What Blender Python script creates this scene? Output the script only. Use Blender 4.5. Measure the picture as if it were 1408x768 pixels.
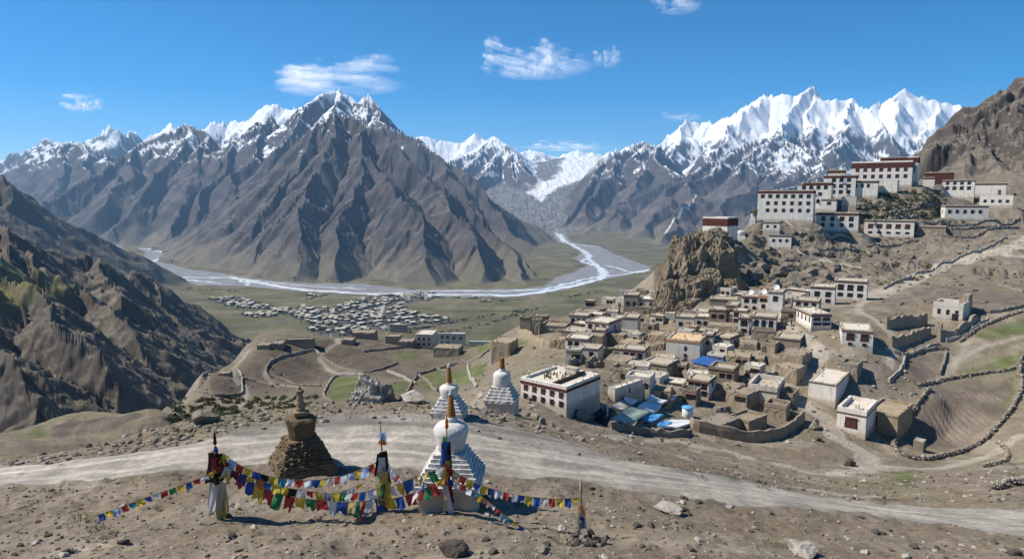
import bpy, bmesh, math, random
import numpy as np
from mathutils import Vector, Matrix

R = math.radians
rng = np.random.default_rng(7)
random.seed(7)
for o in list(bpy.data.objects):
    bpy.data.objects.remove(o)
SC = bpy.context.scene
COL = SC.collection

# ------------------------------------------------------------------ camera
FPX = 917.0            # focal length in pixels of a 1408 px wide frame
PITCH = R(7.1)
cam_d = bpy.data.cameras.new('camera')
cam_d.sensor_width = 36.0
cam_d.lens = 36.0 * FPX / 1408.0
cam_d.clip_start = 0.5
cam_d.clip_end = 60000
cam = bpy.data.objects.new('camera', cam_d)
cam.location = (0, 0, 0)
cam.rotation_euler = (R(90) - PITCH, 0, 0)
COL.objects.link(cam)
SC.camera = cam
SC.render.resolution_x, SC.render.resolution_y = 1024, 558

# ------------------------------------------------------------------ sky, sun, exposure
SUN_AZ = R(-86)        # measured from +Y towards +X
SUN_EL = R(49)
W = bpy.data.worlds.new('World')
SC.world = W
W.use_nodes = True
nt = W.node_tree
bg = nt.nodes['Background']
sky = nt.nodes.new('ShaderNodeTexSky')
sky.sky_type = 'NISHITA'
sky.sun_disc = False
sky.sun_elevation = SUN_EL
sky.sun_rotation = SUN_AZ
sky.altitude = 3600
sky.air_density = 1.0
sky.dust_density = 1.0
sky.ozone_density = 2.2
hs = nt.nodes.new('ShaderNodeHueSaturation'); hs.inputs['Saturation'].default_value = 1.6; hs.inputs['Hue'].default_value = .497
nt.links.new(sky.outputs[0], hs.inputs['Color']); nt.links.new(hs.outputs[0], bg.inputs[0])
bg.inputs[1].default_value = 0.10
sun_d = bpy.data.lights.new('sun', 'SUN')
sun_d.energy = 5.0
sun_d.angle = R(0.5)
sun_d.color = (1.0, 0.94, 0.84)
sun = bpy.data.objects.new('sun', sun_d)
sd = Vector((math.sin(SUN_AZ) * math.cos(SUN_EL), math.cos(SUN_AZ) * math.cos(SUN_EL), math.sin(SUN_EL)))
sun.rotation_euler = sd.to_track_quat('Z', 'Y').to_euler()
COL.objects.link(sun)
vs = SC.view_settings
vs.view_transform = 'Standard'
vs.look = 'None'
vs.gamma = 1
vs.use_curve_mapping = False
vs.exposure = 0.46
SC.cycles.max_bounces = 6
SC.cycles.diffuse_bounces = 2
SC.cycles.glossy_bounces = 2
SC.cycles.transparent_max_bounces = 12
SC.cycles.volume_bounces = 1
SC.cycles.use_denoising = True
SC.cycles.use_adaptive_sampling = True
SC.cycles.adaptive_threshold = 0.02

# ------------------------------------------------------------------ pixel (1408 x 768) -> ray
CP, SP = math.cos(PITCH), math.sin(PITCH)
def ray(px, py):
    x = (px - 704.0) / FPX
    y = (384.0 - py) / FPX
    return np.array([x, CP + y * SP, -SP + y * CP])
def at(px, py, Y):
    r = ray(px, py)
    return r * (Y / r[1])
def atz(px, py, z):
    r = ray(px, py)
    return r * (z / r[2])

# ------------------------------------------------------------------ numpy noise
_P = np.arange(256); np.random.default_rng(3).shuffle(_P)
_P = np.concatenate([_P, _P, _P]).astype(np.int32)
_G = np.random.default_rng(5).uniform(0, 2 * np.pi, 256)
_GX, _GY = np.cos(_G).astype(np.float32), np.sin(_G).astype(np.float32)
def noise2(x, y):
    x = np.asarray(x, np.float32); y = np.asarray(y, np.float32)
    xi = np.floor(x); yi = np.floor(y)
    xf = x - xi; yf = y - yi
    xi = xi.astype(np.int32) & 255; yi = yi.astype(np.int32) & 255
    u = xf * xf * xf * (xf * (xf * 6 - 15) + 10)
    v = yf * yf * yf * (yf * (yf * 6 - 15) + 10)
    def g(ix, iy, fx, fy):
        h = _P[_P[ix] + iy]
        return _GX[h] * fx + _GY[h] * fy
    a = g(xi, yi, xf, yf); b = g(xi + 1, yi, xf - 1, yf)
    c = g(xi, yi + 1, xf, yf - 1); d = g(xi + 1, yi + 1, xf - 1, yf - 1)
    return 1.5 * ((a + u * (b - a)) * (1 - v) + (c + u * (d - c)) * v)
def fbm(x, y, octv=4, gain=0.5, lac=2.03):
    s = 0; a = 1.0; t = 0
    for i in range(octv):
        s = s + a * noise2(x + 17.3 * i, y - 9.1 * i); t += a
        a *= gain; x = x * lac; y = y * lac
    return s / t
def ridged(x, y, octv=4, gain=0.5):
    s = 0; a = 1.0; t = 0
    for i in range(octv):
        n = 1 - np.abs(noise2(x + 31.7 * i, y + 4.7 * i)); s = s + a * n * n; t += a
        a *= gain; x = x * 2.07; y = y * 2.07
    return s / t
def sstep(a, b, x):
    t = np.clip((x - a) / (b - a), 0, 1)
    return t * t * (3 - 2 * t)
def lerp(a, b, t):
    return a + (b - a) * t
# ------------------------------------------------------------------ terrain: control points
# (px, py, Y): the ground seen at that place of the picture lies Y metres ahead;  (px, Y, z) in TZ;  flat valley in TV
TP = [
 (0,768,23),(350,768,22.5),(704,768,22),(1000,768,23.5),(1408,768,27),
 (305,712,29),(400,652,35),(520,703,28.5),(615,706,28),(800,738,26.5),(150,700,30),(1000,735,28.5),
 (0,655,37.8),(300,620,39),(500,612,40),(700,628,38.8),(850,648,39),(1000,668,39.5),(1200,702,39),(1408,718,39),(0,690,32),(1408,747,32.5),
 (0,634,45),(120,620,47),(240,585,50),(350,567,52),(500,551,54),(580,546,56),(640,560,58),(690,566,63),(760,582,66),
 (20,606,80),(130,588,97),(200,578,108),(30,592,108),(100,578,118),(5,600,114),(160,576,116),(250,582,98),(292,584,80),
 (262,555,180),(230,562,172),(330,560,178),(400,585,165),(330,545,195),(450,565,170),
 (330,520,205),(330,485,245),(430,500,225),(430,468,265),(500,520,205),(500,466,268),(470,543,186),(540,470,262),(280,520,205),
 (620,482,250),(620,520,200),(600,535,186),(650,500,210),(680,478,212),(560,540,180),(660,515,170),(540,505,215),
 (735,457,190),(712,547,100),(780,568,98),(830,540,108),(830,482,165),(760,502,140),(880,502,150),(940,490,150),(900,540,125),
 (870,580,105),(960,592,108),(1040,607,108),(1120,600,112),(1195,597,118),(1140,550,128),(1060,480,150),(1090,430,172),
 (1175,477,145),(1165,412,198),(1060,427,180),(990,440,190),(920,440,205),(880,412,225),(830,437,210),(780,442,215),(740,440,225),
 (1310,437,165),(1230,442,162),(1400,420,172),(1250,492,148),(1300,600,125),(1408,480,150),(1408,560,130),(1240,622,112),
 (1300,650,90),(1408,640,85),(1100,642,75),(1200,660,65),(860,602,80),(1408,690,48),(1150,682,50),(900,622,60),(1020,648,56),(1290,685,50),(1210,540,133),(1260,545,133),(1330,545,135),(1330,585,127),(1185,515,137),(1290,465,157),(1350,500,146),
 
 (1215,402,210),(1300,366,235),(1380,342,255),(1408,331,262),(1300,400,205),(1408,370,225),(1200,360,245),(1120,370,235),
 (1200,322,285),(1150,332,275),(1100,317,278),(1070,345,258),(1040,302,280),(1110,300,292),(1150,285,305),(1140,263,315),(1200,264,325),(1250,252,335),(1225,290,300),
 (1330,302,300),(1310,272,330),(1370,287,325),(1408,302,305),(1290,262,345),
 (985,331,236),(1015,335,245),(1010,365,228),(1060,385,222),(1000,405,212),(960,400,210),(1030,345,252),
 (1265,215,500),(1300,190,540),(1340,160,600),(1375,148,640),(1408,133,680),(1480,100,750),(1350,230,430),(1408,200,470),(1408,260,350),
]
TZ = [  # px, Y, z
 (1950,4,-5),(1950,14,-12.5),(1950,30,-18.5),(1950,60,-27),(1950,120,-38),(1950,300,-5),(1950,600,90),(1950,2000,-60),(1950,6000,-200),(1950,14000,0),
 (-540,4,-5),(-540,14,-11),(-540,30,-16),(-540,60,-26),(-540,125,-50),(-540,300,-140),(-540,700,-170),(-540,2000,-240),(-540,6000,-260),(-540,14000,0),
 (0,4,-5),(704,4,-5),(1408,4,-5),(0,12,-10),(704,12,-10),(1408,12,-11),(0,6.5,-7),(704,6.5,-7),(1408,6.5,-7),(704,16,-11.6),(0,16,-11.6),(1408,18,-13.5),
 (350,85,-45),(480,80,-42),(420,115,-70),(560,85,-34),(640,110,-40),(560,130,-55),(250,90,-45),(300,130,-78),
 (20,60,-25.5),(60,60,-26),(100,62,-27),(150,62,-27.5),(200,62,-27),(250,62,-26.5),(300,65,-27),(100,78,-32.5),(180,76,-32.5),(250,78,-36),(20,74,-29.5),
 (-100,125,-45),(50,140,-58),(200,140,-60),(130,160,-72),(20,150,-62),(-100,60,-26),(100,200,-110),(200,230,-130),(0,220,-110),(250,300,-150),(100,320,-160),(-100,300,-140),
 (330,330,-100),(430,330,-85),(540,330,-90),(640,330,-95),(720,290,-80),(400,450,-150),(550,450,-160),(700,400,-140),
 (200,450,-190),(100,550,-195),(0,550,-170),(300,600,-225),(500,700,-260),(700,650,-250),(830,300,-70),(900,330,-80),(830,420,-140),(950,300,-60),(1000,340,-70),
 (850,650,-240),(1000,650,-230),(1040,345,-55),(1100,380,-50),(1160,400,-30),(1210,440,-12),(1100,600,-160),(1200,600,-60),(1200,900,-230),(1330,1000,-100),(1408,1000,60),(1500,900,140),
 (1480,60,-27),(1480,120,-40),(1480,300,-8),(1480,500,60),
 (400,1000,-300),(600,1000,-308),(800,1000,-305),(200,1000,-260),(0,1000,-220),(-100,1500,-260),(100,1700,-310),
 (100,3000,-320),(200,2300,-318),(150,2000,-315),(250,1900,-318),(200,1700,-312),(160,2600,-319),(220,2700,-320),(180,3300,-320),(130,2300,-316),(60,2000,-300),(170,3800,-320),(1000,1600,-315),(1200,1800,-300),(1408,2000,-200),(1408,4000,-150),(1100,3500,-310),
 (0,6000,-260),(300,6000,-280),(600,6000,-280),(1000,6000,-240),(1300,6000,-200),(0,14000,-100),(400,14000,0),(1000,14000,0),(1408,14000,0),(704,14000,200),
]
TV = [(450,440),(300,430),(600,440),(520,402),(300,388),(420,396),(650,404),(760,400),(830,385),(880,372),(820,350),(780,338),(230,372),(200,350),(300,460),(400,462),(550,455),(700,440),(850,400),(900,350)]
TG = [(768,322,5400),(740,302,6300),(780,290,6600),(770,262,7600),(740,265,7600),(790,228,9200),(760,245,8400),(820,215,10500)]
_c = []
for px, py, Y in TP + TG:
    _c.append(at(px, py, Y))
for px, Y, z in TZ:
    _c.append(np.array([(px - 704) / FPX * Y, Y, z]))
for px, py in TV:
    _c.append(atz(px, py, -320.0))
_c = np.array(_c)
_cr = np.hypot(_c[:, 0], _c[:, 1])
_cu = np.arctan2(_c[:, 0], _c[:, 1]); _cv = np.log(_cr)
_ce = _c[:, 2] / _cr
_VS = 0.8
def _tk(d2):
    return d2 * np.log(d2 + 1e-12)
def tps_fit(u, v, e, lam=2e-5):
    n = len(u)
    K = _tk((u[:, None] - u[None]) ** 2 + (v[:, None] - v[None]) ** 2) + lam * np.eye(n)
    Pm = np.stack([np.ones(n), u, v], 1)
    A = np.zeros((n + 3, n + 3)); A[:n, :n] = K; A[:n, n:] = Pm; A[n:, :n] = Pm.T
    return np.linalg.solve(A, np.concatenate([e, np.zeros(3)]))
_w = tps_fit(_cu, _cv * _VS, _ce)

# ------------------------------------------------------------------ log-polar ground sheet
NA = 1740
AZ = np.linspace(R(-55), R(55), NA)
def _ring(r0, r1, n, p=1.0):
    return np.exp(np.linspace(math.log(r0), math.log(r1), n, endpoint=False))
RR = np.concatenate([_ring(4, 18, 50), _ring(18, 66, 330), _ring(66, 235, 360), _ring(235, 420, 150), _ring(420, 1450, 380),
                     _ring(1450, 2400, 150), _ring(2400, 6000, 300), _ring(6000, 15000, 230)])
NR = len(RR)
# base surface on a coarser grid, then bilinear
ga = np.linspace(AZ[0], AZ[-1], 520); gr = np.linspace(math.log(RR[0]), math.log(RR[-1]), 700)
GA, GR = np.meshgrid(ga, gr)
E = np.zeros(GA.size)
fu, fv = GA.ravel(), GR.ravel() * _VS
for i in range(0, fu.size, 30000):
    s = slice(i, i + 30000)
    d2 = (fu[s, None] - _cu[None]) ** 2 + (fv[s, None] - (_cv * _VS)[None]) ** 2
    E[s] = _tk(d2) @ _w[:-3] + _w[-3] + _w[-2] * fu[s] + _w[-1] * fv[s]
E = E.reshape(GA.shape)
def bil(G, a, v):
    fa = np.clip((a - ga[0]) / (ga[1] - ga[0]), 0, len(ga) - 1.001); fr = np.clip((v - gr[0]) / (gr[1] - gr[0]), 0, len(gr) - 1.001)
    ia = fa.astype(int); ir = fr.astype(int); ta = fa - ia; tr = fr - ir
    return (G[ir, ia] * (1 - ta) + G[ir, ia + 1] * ta) * (1 - tr) + (G[ir + 1, ia] * (1 - ta) + G[ir + 1, ia + 1] * ta) * tr
AA, LR = np.meshgrid(AZ, np.log(RR))
RRg = np.exp(LR)
X = (RRg * np.sin(AA)).astype(np.float32); Y = (RRg * np.cos(AA)).astype(np.float32)
Z = (bil(E, AA, LR) * RRg).astype(np.float32)
def ring_of(r):
    return int(np.searchsorted(RR, r))
def grad(h, i0, i1, a0=0, a1=None):
    """world gradient of a block of heights on the log-polar sheet"""
    r = RR[i0:i1][:, None].astype(np.float32)
    hr = np.gradient(h, RR[i0:i1], axis=0); ha = np.gradient(h, AZ[a0:a1 if a1 else NA], axis=1) / r
    s, c = np.sin(AA[i0:i1, a0:a1]), np.cos(AA[i0:i1, a0:a1])
    return (hr * s + ha * c).astype(np.float32), (hr * c - ha * s).astype(np.float32)

def eros(px, py, dx, dy):
    """gully noise: stripes running down the slope (dx, dy is the cross-slope direction)"""
    ix = np.floor(px); iy = np.floor(py); fx = px - ix; fy = py - iy
    ix = ix.astype(np.int32); iy = iy.astype(np.int32)
    va = 0; vx = 0; vy = 0; wt = 0
    for i in (-1, 0, 1):
        for j in (-1, 0, 1):
            h = _P[_P[(ix + i) & 255] + ((iy + j) & 255)]
            h2 = _P[h + 91]
            ox = fx - i - (h.astype(np.float32) / 255 - .5) * .9 - .5; oy = fy - j - (h2.astype(np.float32) / 255 - .5) * .9 - .5
            d = ox * ox + oy * oy
            w = np.maximum(0, 1 - d / 2.0) ** 3
            m = (ox * dx + oy * dy) * 6.2832
            wt = wt + w; va = va + np.cos(m) * w
            sn = np.sin(m) * w
            vx = vx - sn * dx; vy = vy - sn * dy
    wt = np.maximum(wt, 1e-3)
    return va / wt, vx / wt, vy / wt

def ridge_field(x, y, fam):
    """highest of all ridge flanks: fam is a list of (points, slope, base height)"""
    best = np.full(x.shape, -1e4, np.float32)
    for pts, sl, zb in fam:
        P3 = [at(*p) for p in pts]
        for a, b in zip(P3[:-1], P3[1:]):
            ex, ey = b[0] - a[0], b[1] - a[1]
            L2 = ex * ex + ey * ey + 1e-6
            t = np.clip(((x - a[0]) * ex + (y - a[1]) * ey) / L2, 0, 1)
            d = np.hypot(x - a[0] - t * ex, y - a[1] - t * ey)
            zr = a[2] + t * (b[2] - a[2])
            hh = np.maximum(zr - zb, 1.0)
            best = np.maximum(best, zb + hh * np.exp(-sl * d / hh))
    return best

def smax(a, b, k):
    h = np.clip(0.5 + 0.5 * (a - b) / k, 0, 1)
    return b + (a - b) * h + k * h * (1 - h)

FAM = np.zeros(Z.shape, np.int8)          # 0 = valley/near ground, else mountain family
FIELD = {}
ROUGH = {1: .95, 2: .7, 3: .65, 5: .7, 6: .8, 7: .75}
FINE = {1: .5, 2: .4, 3: .38, 4: .32, 5: .4, 6: .45, 7: .5}
BOOST = {3: 1.15, 4: 1.15, 5: 1.3, 6: 1.0, 7: 1.14}
def add_family(fid, fam, r0, r1, px0, px1, wl, amp, octv, warp, k, dirf=1.3):
    i0, i1 = ring_of(r0), ring_of(r1)
    a0 = max(0, int(np.searchsorted(AZ, math.atan((px0 - 704) / FPX))))
    a1 = min(NA, int(np.searchsorted(AZ, math.atan((px1 - 704) / FPX))))
    x, y = X[i0:i1, a0:a1], Y[i0:i1, a0:a1]
    wx = fbm(x / wl, y / wl + 7, 3) * warp; wy = fbm(x / wl + 40, y / wl, 3) * warp
    bo = BOOST.get(fid, 1.0)
    h = ridge_field(x + wx, y + wy, [(p, q * bo, zb) for p, q, zb in fam])
    base = Z[i0:i1, a0:a1]
    rel = np.clip((h - base) / (amp * 6), 0, 1)
    hb = h
    gx, gy = grad(hb, i0, i1, a0, a1)
    acc = np.zeros_like(h); f = 1.0 / wl; A = amp; ddx = 0; ddy = 0
    for o in range(octv):
        # direction across the slope, partly steered by the gullies already cut
        sx, sy = gx + ddx, gy + ddy
        n = np.sqrt(sx * sx + sy * sy) + 0.08
        e, ex, ey = eros(x * f, y * f, -sy / n * dirf, sx / n * dirf)
        acc = acc + e * A
        ddx = ddx + ex * A * f * 1.0; ddy = ddy + ey * A * f * 1.0
        A *= 0.52; f *= 1.95
    qx = x + fbm(x / (wl * .5), y / (wl * .5), 3) * wl * .12; qy = y + fbm(x / (wl * .5) + 31, y / (wl * .5), 3) * wl * .12
    rough = ridged(qx / (wl * .35), qy / (wl * .35), 5) - .5
    fine = ridged(qx / (wl * .11), qy / (wl * .11), 4, .6) - .5
    steepw = sstep(.35, .8, np.hypot(gx, gy))
    h = h + (acc + rough * amp * ROUGH.get(fid, .55) + fine * amp * FINE.get(fid, .28) * (.3 + .7 * steepw)) * (0.15 + 0.85 * rel)
    # run out towards the edges of the block
    tr = np.minimum(sstep(0, 30, np.arange(i1 - i0)), 1)[:, None]
    ta = np.ones(a1 - a0); nn = np.arange(a1 - a0)
    if a0 > 0: ta = ta * sstep(0, 40, nn)
    if a1 < NA: ta = ta * sstep(0, 40, nn[::-1])
    h = np.where(tr * ta[None] < 1, lerp(np.minimum(h, base - 15), h, tr * ta[None]), h).astype(np.float32)
    z2 = smax(h, base, k)
    FAM[i0:i1, a0:a1] = np.where(h > base - k * .2, fid, FAM[i0:i1, a0:a1])
    Z[i0:i1, a0:a1] = z2

ZB = -1150.0
# left gorge, near ridge
famA = [
 ([(-500,150,560),(-300,220,620),(-140,260,700)], .95, -600),
 ([(-140,260,700),(-60,285,760),(0,305,800),(40,332,835),(75,352,880),(130,354,930),(165,372,985),(200,385,1030),(235,402,1090),(270,425,1150),(310,448,1235),(350,470,1330)], 1.0, -600),
 ([(130,354,930),(150,400,800),(190,450,700),(240,508,630),(268,552,590)], 1.0, -600),
 ([(0,305,800),(10,345,720),(40,368,680),(110,392,700),(170,440,640),(215,500,580)], .95, -600),
 ([(10,345,720),(-20,380,560),(60,410,520),(110,470,470),(150,545,430)], .95, -600),
 ([(-20,380,560),(-60,430,440),(0,490,400),(40,560,370)], .95, -600),
 ([(200,385,1030),(250,440,940),(300,492,860)], .95, -600),
 ([(270,425,1150),(300,455,1080),(335,480,1010)], .95, -600),
]
add_family(1, famA, 330, 1600, -600, 420, 110, 8.5, 5, 26, 10, 1.0)
# second left hill
famB = [
 ([(-500,120,1700),(-300,150,1800),(-150,180,1900)], .95, -900),
 ([(-150,180,1900),(-60,215,2000),(0,240,2080),(40,268,2160),(75,292,2250),(110,318,2380),(142,343,2600)], 1.25, -900),
 ([(0,240,2080),(18,290,1950),(40,335,1880)], .9, -900),
 ([(75,292,2250),(92,320,2280),(112,348,2330)], 1.2, -900),
]
add_family(2, famB, 1100, 3600, -600, 420, 260, 15, 5, 50, 20)
# central mountain (front pyramid + higher back crest)
famC = [
 ([(215,343,4000),(270,310,3900),(330,265,3800),(370,235,3780),(417,190,3800),(440,170,3800),(463,155,3880),(480,163,3860),(494,168,3840),(537,192,3650),(584,240,3450),(650,298,3150),(700,345,2850),(740,375,2620)], 1.02, ZB),
 ([(463,155,3880),(452,200,3550),(420,250,3250),(385,300,3020),(362,335,2900),(352,352,2830)], 0.94, ZB),
 ([(494,168,3840),(500,215,3450),(487,270,3050),(470,320,2750),(455,370,2500)], 0.89, ZB),
 ([(500,215,3450),(545,262,3050),(575,300,2800),(590,345,2560),(600,388,2400)], 0.89, ZB),
 ([(584,240,3450),(620,295,2950),(650,330,2700),(668,375,2480)], 0.89, ZB),
 ([(420,250,3250),(420,310,2800),(405,370,2520)], 0.89, ZB),
 ([(700,345,2850),(715,365,2600),(725,388,2430)], 0.94, ZB),
 ([(330,265,3800),(305,305,3500),(285,338,3250)], 1.25, ZB),
]
famC += [
 ([(440,170,3800),(405,235,3500),(375,275,3250),(345,318,3080)], 1.0, ZB),
]
famC2 = [
 ([(380,205,4700),(400,185,4900),(417,160,5200),(420,140,5400),(440,129,5600),(465,123,5700),(476,133,5700),(488,141,5600),(497,133,5500),(510,145,5400),(524,168,5200),(550,180,5050),(584,193,4900),(604,213,4800),(650,253,4400),(684,293,4000),(700,315,3800),(735,342,3600),(765,362,3400)], 1.1, ZB),
 ([(465,123,5700),(455,165,5000),(440,190,4600)], 1.1, ZB),
 ([(604,213,4800),(640,280,4100)], 1.0, ZB),
]
# left ranges
famD = [
 ([(-480,200,7600),(-300,185,8000),(-180,210,8200),(-60,250,6800)], .8, ZB),
 ([(-90,250,9000),(-40,235,9000),(0,226,9000),(13,209,9000),(25,212,9000),(37,205,9000),(63,190,9000),(80,196,8800),(95,230,8000)], .8, ZB),
 ([(-60,250,6800),(0,247,6800),(40,215,6800),(80,195,6800),(107,193,6800),(124,203,6600),(140,220,6400),(160,245,6000),(190,275,5600)], .75, ZB),
 ([(80,195,6800),(85,240,6000),(70,275,5400)], .8, ZB), ([(107,193,6800),(120,235,6000),(125,275,5400)], .8, ZB),
 ([(118,200,8800),(136,186,8800),(152,174,8800),(160,178,8800),(174,190,8800),(180,179,9200),(190,184,9200),(200,192,9200),(215,180,9500),(230,167,9500),(245,177,9300),(275,178,9000),(290,165,9000),(305,170,9000),(320,168,9000),(334,168,8800),(355,155,8600),(379,141,8400),(395,148,8300),(414,152,8000),(430,160,7500)], .9, ZB),
 ([(67,285,4700),(100,262,5000),(140,233,5300),(165,217,5500),(187,203,5600),(210,193,5700),(234,183,5800),(248,175,5850),(260,170,5900),(277,183,5700),(290,205,5400),(300,230,5000)], .72, ZB),
 ([(260,170,5900),(245,215,5200),(215,255,4800),(180,290,4500),(150,312,4350)], .78, ZB),
 ([(187,203,5600),(165,250,5000),(135,290,4500)], .8, ZB),
 ([(277,183,5700),(275,235,5000),(250,280,4500),(225,315,4150)], .78, ZB),
 ([(287,218,5300),(300,207,5400),(324,190,5500),(345,176,5550),(367,160,5600),(380,172,5500),(387,186,5300),(395,210,5000)], .8, ZB),
 ([(367,160,5600),(350,215,4900),(320,265,4400),(280,305,4100),(240,333,3900)], .78, ZB),
 ([(324,190,5500),(300,250,4700),(265,300,4250)], .8, ZB),
]
# far centre
famE = [
 ([(575,190,11000),(584,186,11000),(600,192,11000),(629,197,11000),(640,192,11000),(654,182,11000),(667,190,11000),(680,205,10500),(700,225,10000)], .8, ZB),
 ([(617,222,8800),(640,212,9000),(667,203,9200),(676,192,9400),(684,187,9500),(693,194,9300),(700,203,9100),(715,220,8700),(735,240,8200),(747,252,7900)], .75, ZB),
 ([(684,187,9500),(672,225,8600),(655,250,7900)], .9, ZB), ([(667,203,9200),(640,232,8500),(625,250,7900)], .9, ZB), ([(700,203,9100),(705,235,8400),(715,258,7800)], .9, ZB),
 ([(700,215,12500),(727,206,12500),(737,205,12500),(754,213,12500),(777,212,12500),(785,209,12500),(797,206,12500),(806,211,12500),(814,209,12300),(826,213,12300),(840,215,12000),(860,212,12000)], .7, ZB),
 ([(728,225,10200),(736,211,10300),(745,216,10200),(760,228,9900),(775,238,9600)], .9, ZB),
 ([(640,330,5600),(672,300,6000),(690,290,6300)], .6, ZB), 
]
# right massif
famF = [
 ([(1375,190,9000),(1460,170,8600),(1600,150,8000),(1800,180,7600)], 1.0, ZB),
 ([(765,320,5600),(790,290,6000),(820,245,6700),(835,219,7200),(846,211,7300),(857,205,7400),(868,199,7500),(877,195,7600),(888,199,7500),(897,200,7400),(908,218,7000),(918,233,6600),(925,255,6100)], .95, ZB),
 ([(877,195,7600),(880,235,6700),(862,270,6000),(845,300,5600)], .95, ZB),
 ([(857,205,7400),(835,250,6500),(805,290,5800)], .95, ZB),
 ([(895,215,9800),(905,202,9900),(925,182,10000),(943,166,10000),(957,167,10000),(970,164,9900),(980,169,9800),(990,167,9600),(1000,163,9500),(1010,157,9400),(1020,148,9300),(1030,143,9200),(1040,134,9200),(1047,129,9200),(1058,133,9100),(1070,131,9000),(1080,134,9000),(1095,128,9000),(1107,121,9000),(1115,130,8900),(1124,137,8800),(1147,138,8700),(1158,140,8700),(1169,135,8700),(1180,144,8500),(1194,150,8400),(1210,172,8000),(1225,195,7500)], 1.05, ZB),
 ([(1180,160,9600),(1205,146,9800),(1224,139,9900),(1235,129,9900),(1244,121,9900),(1254,129,9800),(1262,134,9800),(1276,136,9700),(1290,142,9600),(1318,146,9500),(1345,157,9400),(1375,190,9000)], 1.0, ZB),
 ([(1244,121,9900),(1235,165,8900),(1215,195,8200)], 1.0, ZB), ([(1290,142,9600),(1270,190,8600),(1250,215,8000)], 1.0, ZB),
 ([(943,166,10000),(935,200,9000),(915,228,8200)], 1.0, ZB),
 ([(1047,129,9200),(1020,165,8500),(995,195,7900),(985,215,7400)], 1.0, ZB),
 ([(1107,121,9000),(1085,155,8200),(1072,172,7600),(1060,183,7100)], 1.0, ZB),
 ([(1169,135,8700),(1160,175,7900),(1150,205,7200)], 1.05, ZB),
 ([(1124,137,8800),(1120,175,7900),(1107,210,7100),(1095,235,6500)], 1.05, ZB),
 ([(800,318,5400),(840,290,5700),(880,265,6000),(915,247,6200),(947,235,6400),(970,226,6500),(994,214,6700),(1025,198,6900),(1060,183,7100),(1080,195,6900),(1107,213,6500),(1130,240,6000),(1160,270,5500)], .74, ZB),
 ([(1060,183,7100),(1045,215,6300),(1020,250,5600),(1000,290,4900),(975,325,4300)], .72, ZB),
 ([(994,214,6700),(965,255,5800),(930,295,5000),(895,330,4350)], .68, ZB),
 ([(947,235,6400),(915,275,5600),(870,315,4900)], .68, ZB),
 ([(1080,195,6900),(1075,240,5900),(1050,290,4900),(1025,340,4000)], .72, ZB),
 ([(1130,240,6000),(1110,290,4900),(1080,340,4000)], .8, ZB),
]
add_family(3, famF, 2700, 15000, 660, 2100, 620, 32, 6, 200, 25, 1.1)
add_family(4, famE, 4600, 15000, 480, 960, 600, 28, 5, 130, 25, 1.1)
add_family(5, famD, 2600, 15000, -600, 560, 560, 30, 6, 160, 25, 1.1)
add_family(6, famC2, 2900, 9000, 300, 860, 480, 28, 6, 110, 20, 1.1)
add_family(7, famC, 1900, 5600, 110, 860, 380, 26, 6, 60, 12)
# ------------------------------------------------------------------ ray hits on the terrain
def hit(px, py, rmin=0.0):
    """the place on the ground seen at that pixel"""
    r = ray(px, py)
    a = math.atan2(r[0], r[1]); t = r[2] / math.hypot(r[0], r[1])
    fa = min(max((a - AZ[0]) / (AZ[1] - AZ[0]), 0), NA - 1.001); ia = int(fa); ta = fa - ia
    zc = Z[:, ia] * (1 - ta) + Z[:, ia + 1] * ta
    e = zc / RR - t
    k0 = max(1, ring_of(rmin))
    idx = np.nonzero(e[k0:] >= 0)[0]
    k = k0 + int(idx[0]) if len(idx) else NR - 1
    f = 0.0 if e[k] == e[k - 1] else -e[k - 1] / (e[k] - e[k - 1])
    f = min(max(f, 0), 1)
    rr = RR[k - 1] + f * (RR[k] - RR[k - 1])
    return np.array([rr * math.sin(a), rr * math.cos(a), rr * t])
def zat(x, y):
    r = math.hypot(x, y); a = math.atan2(x, y)
    fa = min(max((a - AZ[0]) / (AZ[1] - AZ[0]), 0), NA - 1.001); ia = int(fa); ta = fa - ia
    k = min(max(ring_of(r), 1), NR - 1); f = (r - RR[k - 1]) / (RR[k] - RR[k - 1]); f = min(max(f, 0), 1)
    z0 = Z[k - 1, ia] * (1 - ta) + Z[k - 1, ia + 1] * ta
    z1 = Z[k, ia] * (1 - ta) + Z[k, ia + 1] * ta
    return float(z0 + f * (z1 - z0))
def hits(pts, rmin=0.0):
    return [hit(p[0], p[1], rmin) for p in pts]
def block(P3, pad):
    xs = np.array([p[0] for p in P3]); ys = np.array([p[1] for p in P3])
    r = np.hypot(xs, ys); a = np.arctan2(xs, ys)
    i0 = max(0, ring_of(max(r.min() - pad, RR[0]))); i1 = min(NR, ring_of(r.max() + pad) + 1)
    pa = pad / max(r.min(), 5)
    a0 = max(0, int(np.searchsorted(AZ, a.min() - pa))); a1 = min(NA, int(np.searchsorted(AZ, a.max() + pa)))
    return slice(i0, i1), slice(a0, a1)
def dist_line(P3, pad, jit=0.0, jw=4.0):
    bs = block(P3, pad); x, y = X[bs], Y[bs]
    if jit:
        x, y = x + jit * noise2(x / jw, y / jw + 5), y + jit * noise2(x / jw + 50, y / jw)
    best = np.full(x.shape, 1e9, np.float32)
    for a, b in zip(P3[:-1], P3[1:]):
        ex, ey = b[0] - a[0], b[1] - a[1]
        t = np.clip(((x - a[0]) * ex + (y - a[1]) * ey) / (ex * ex + ey * ey + 1e-6), 0, 1)
        best = np.minimum(best, np.hypot(x - a[0] - t * ex, y - a[1] - t * ey))
    return bs, best
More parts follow.
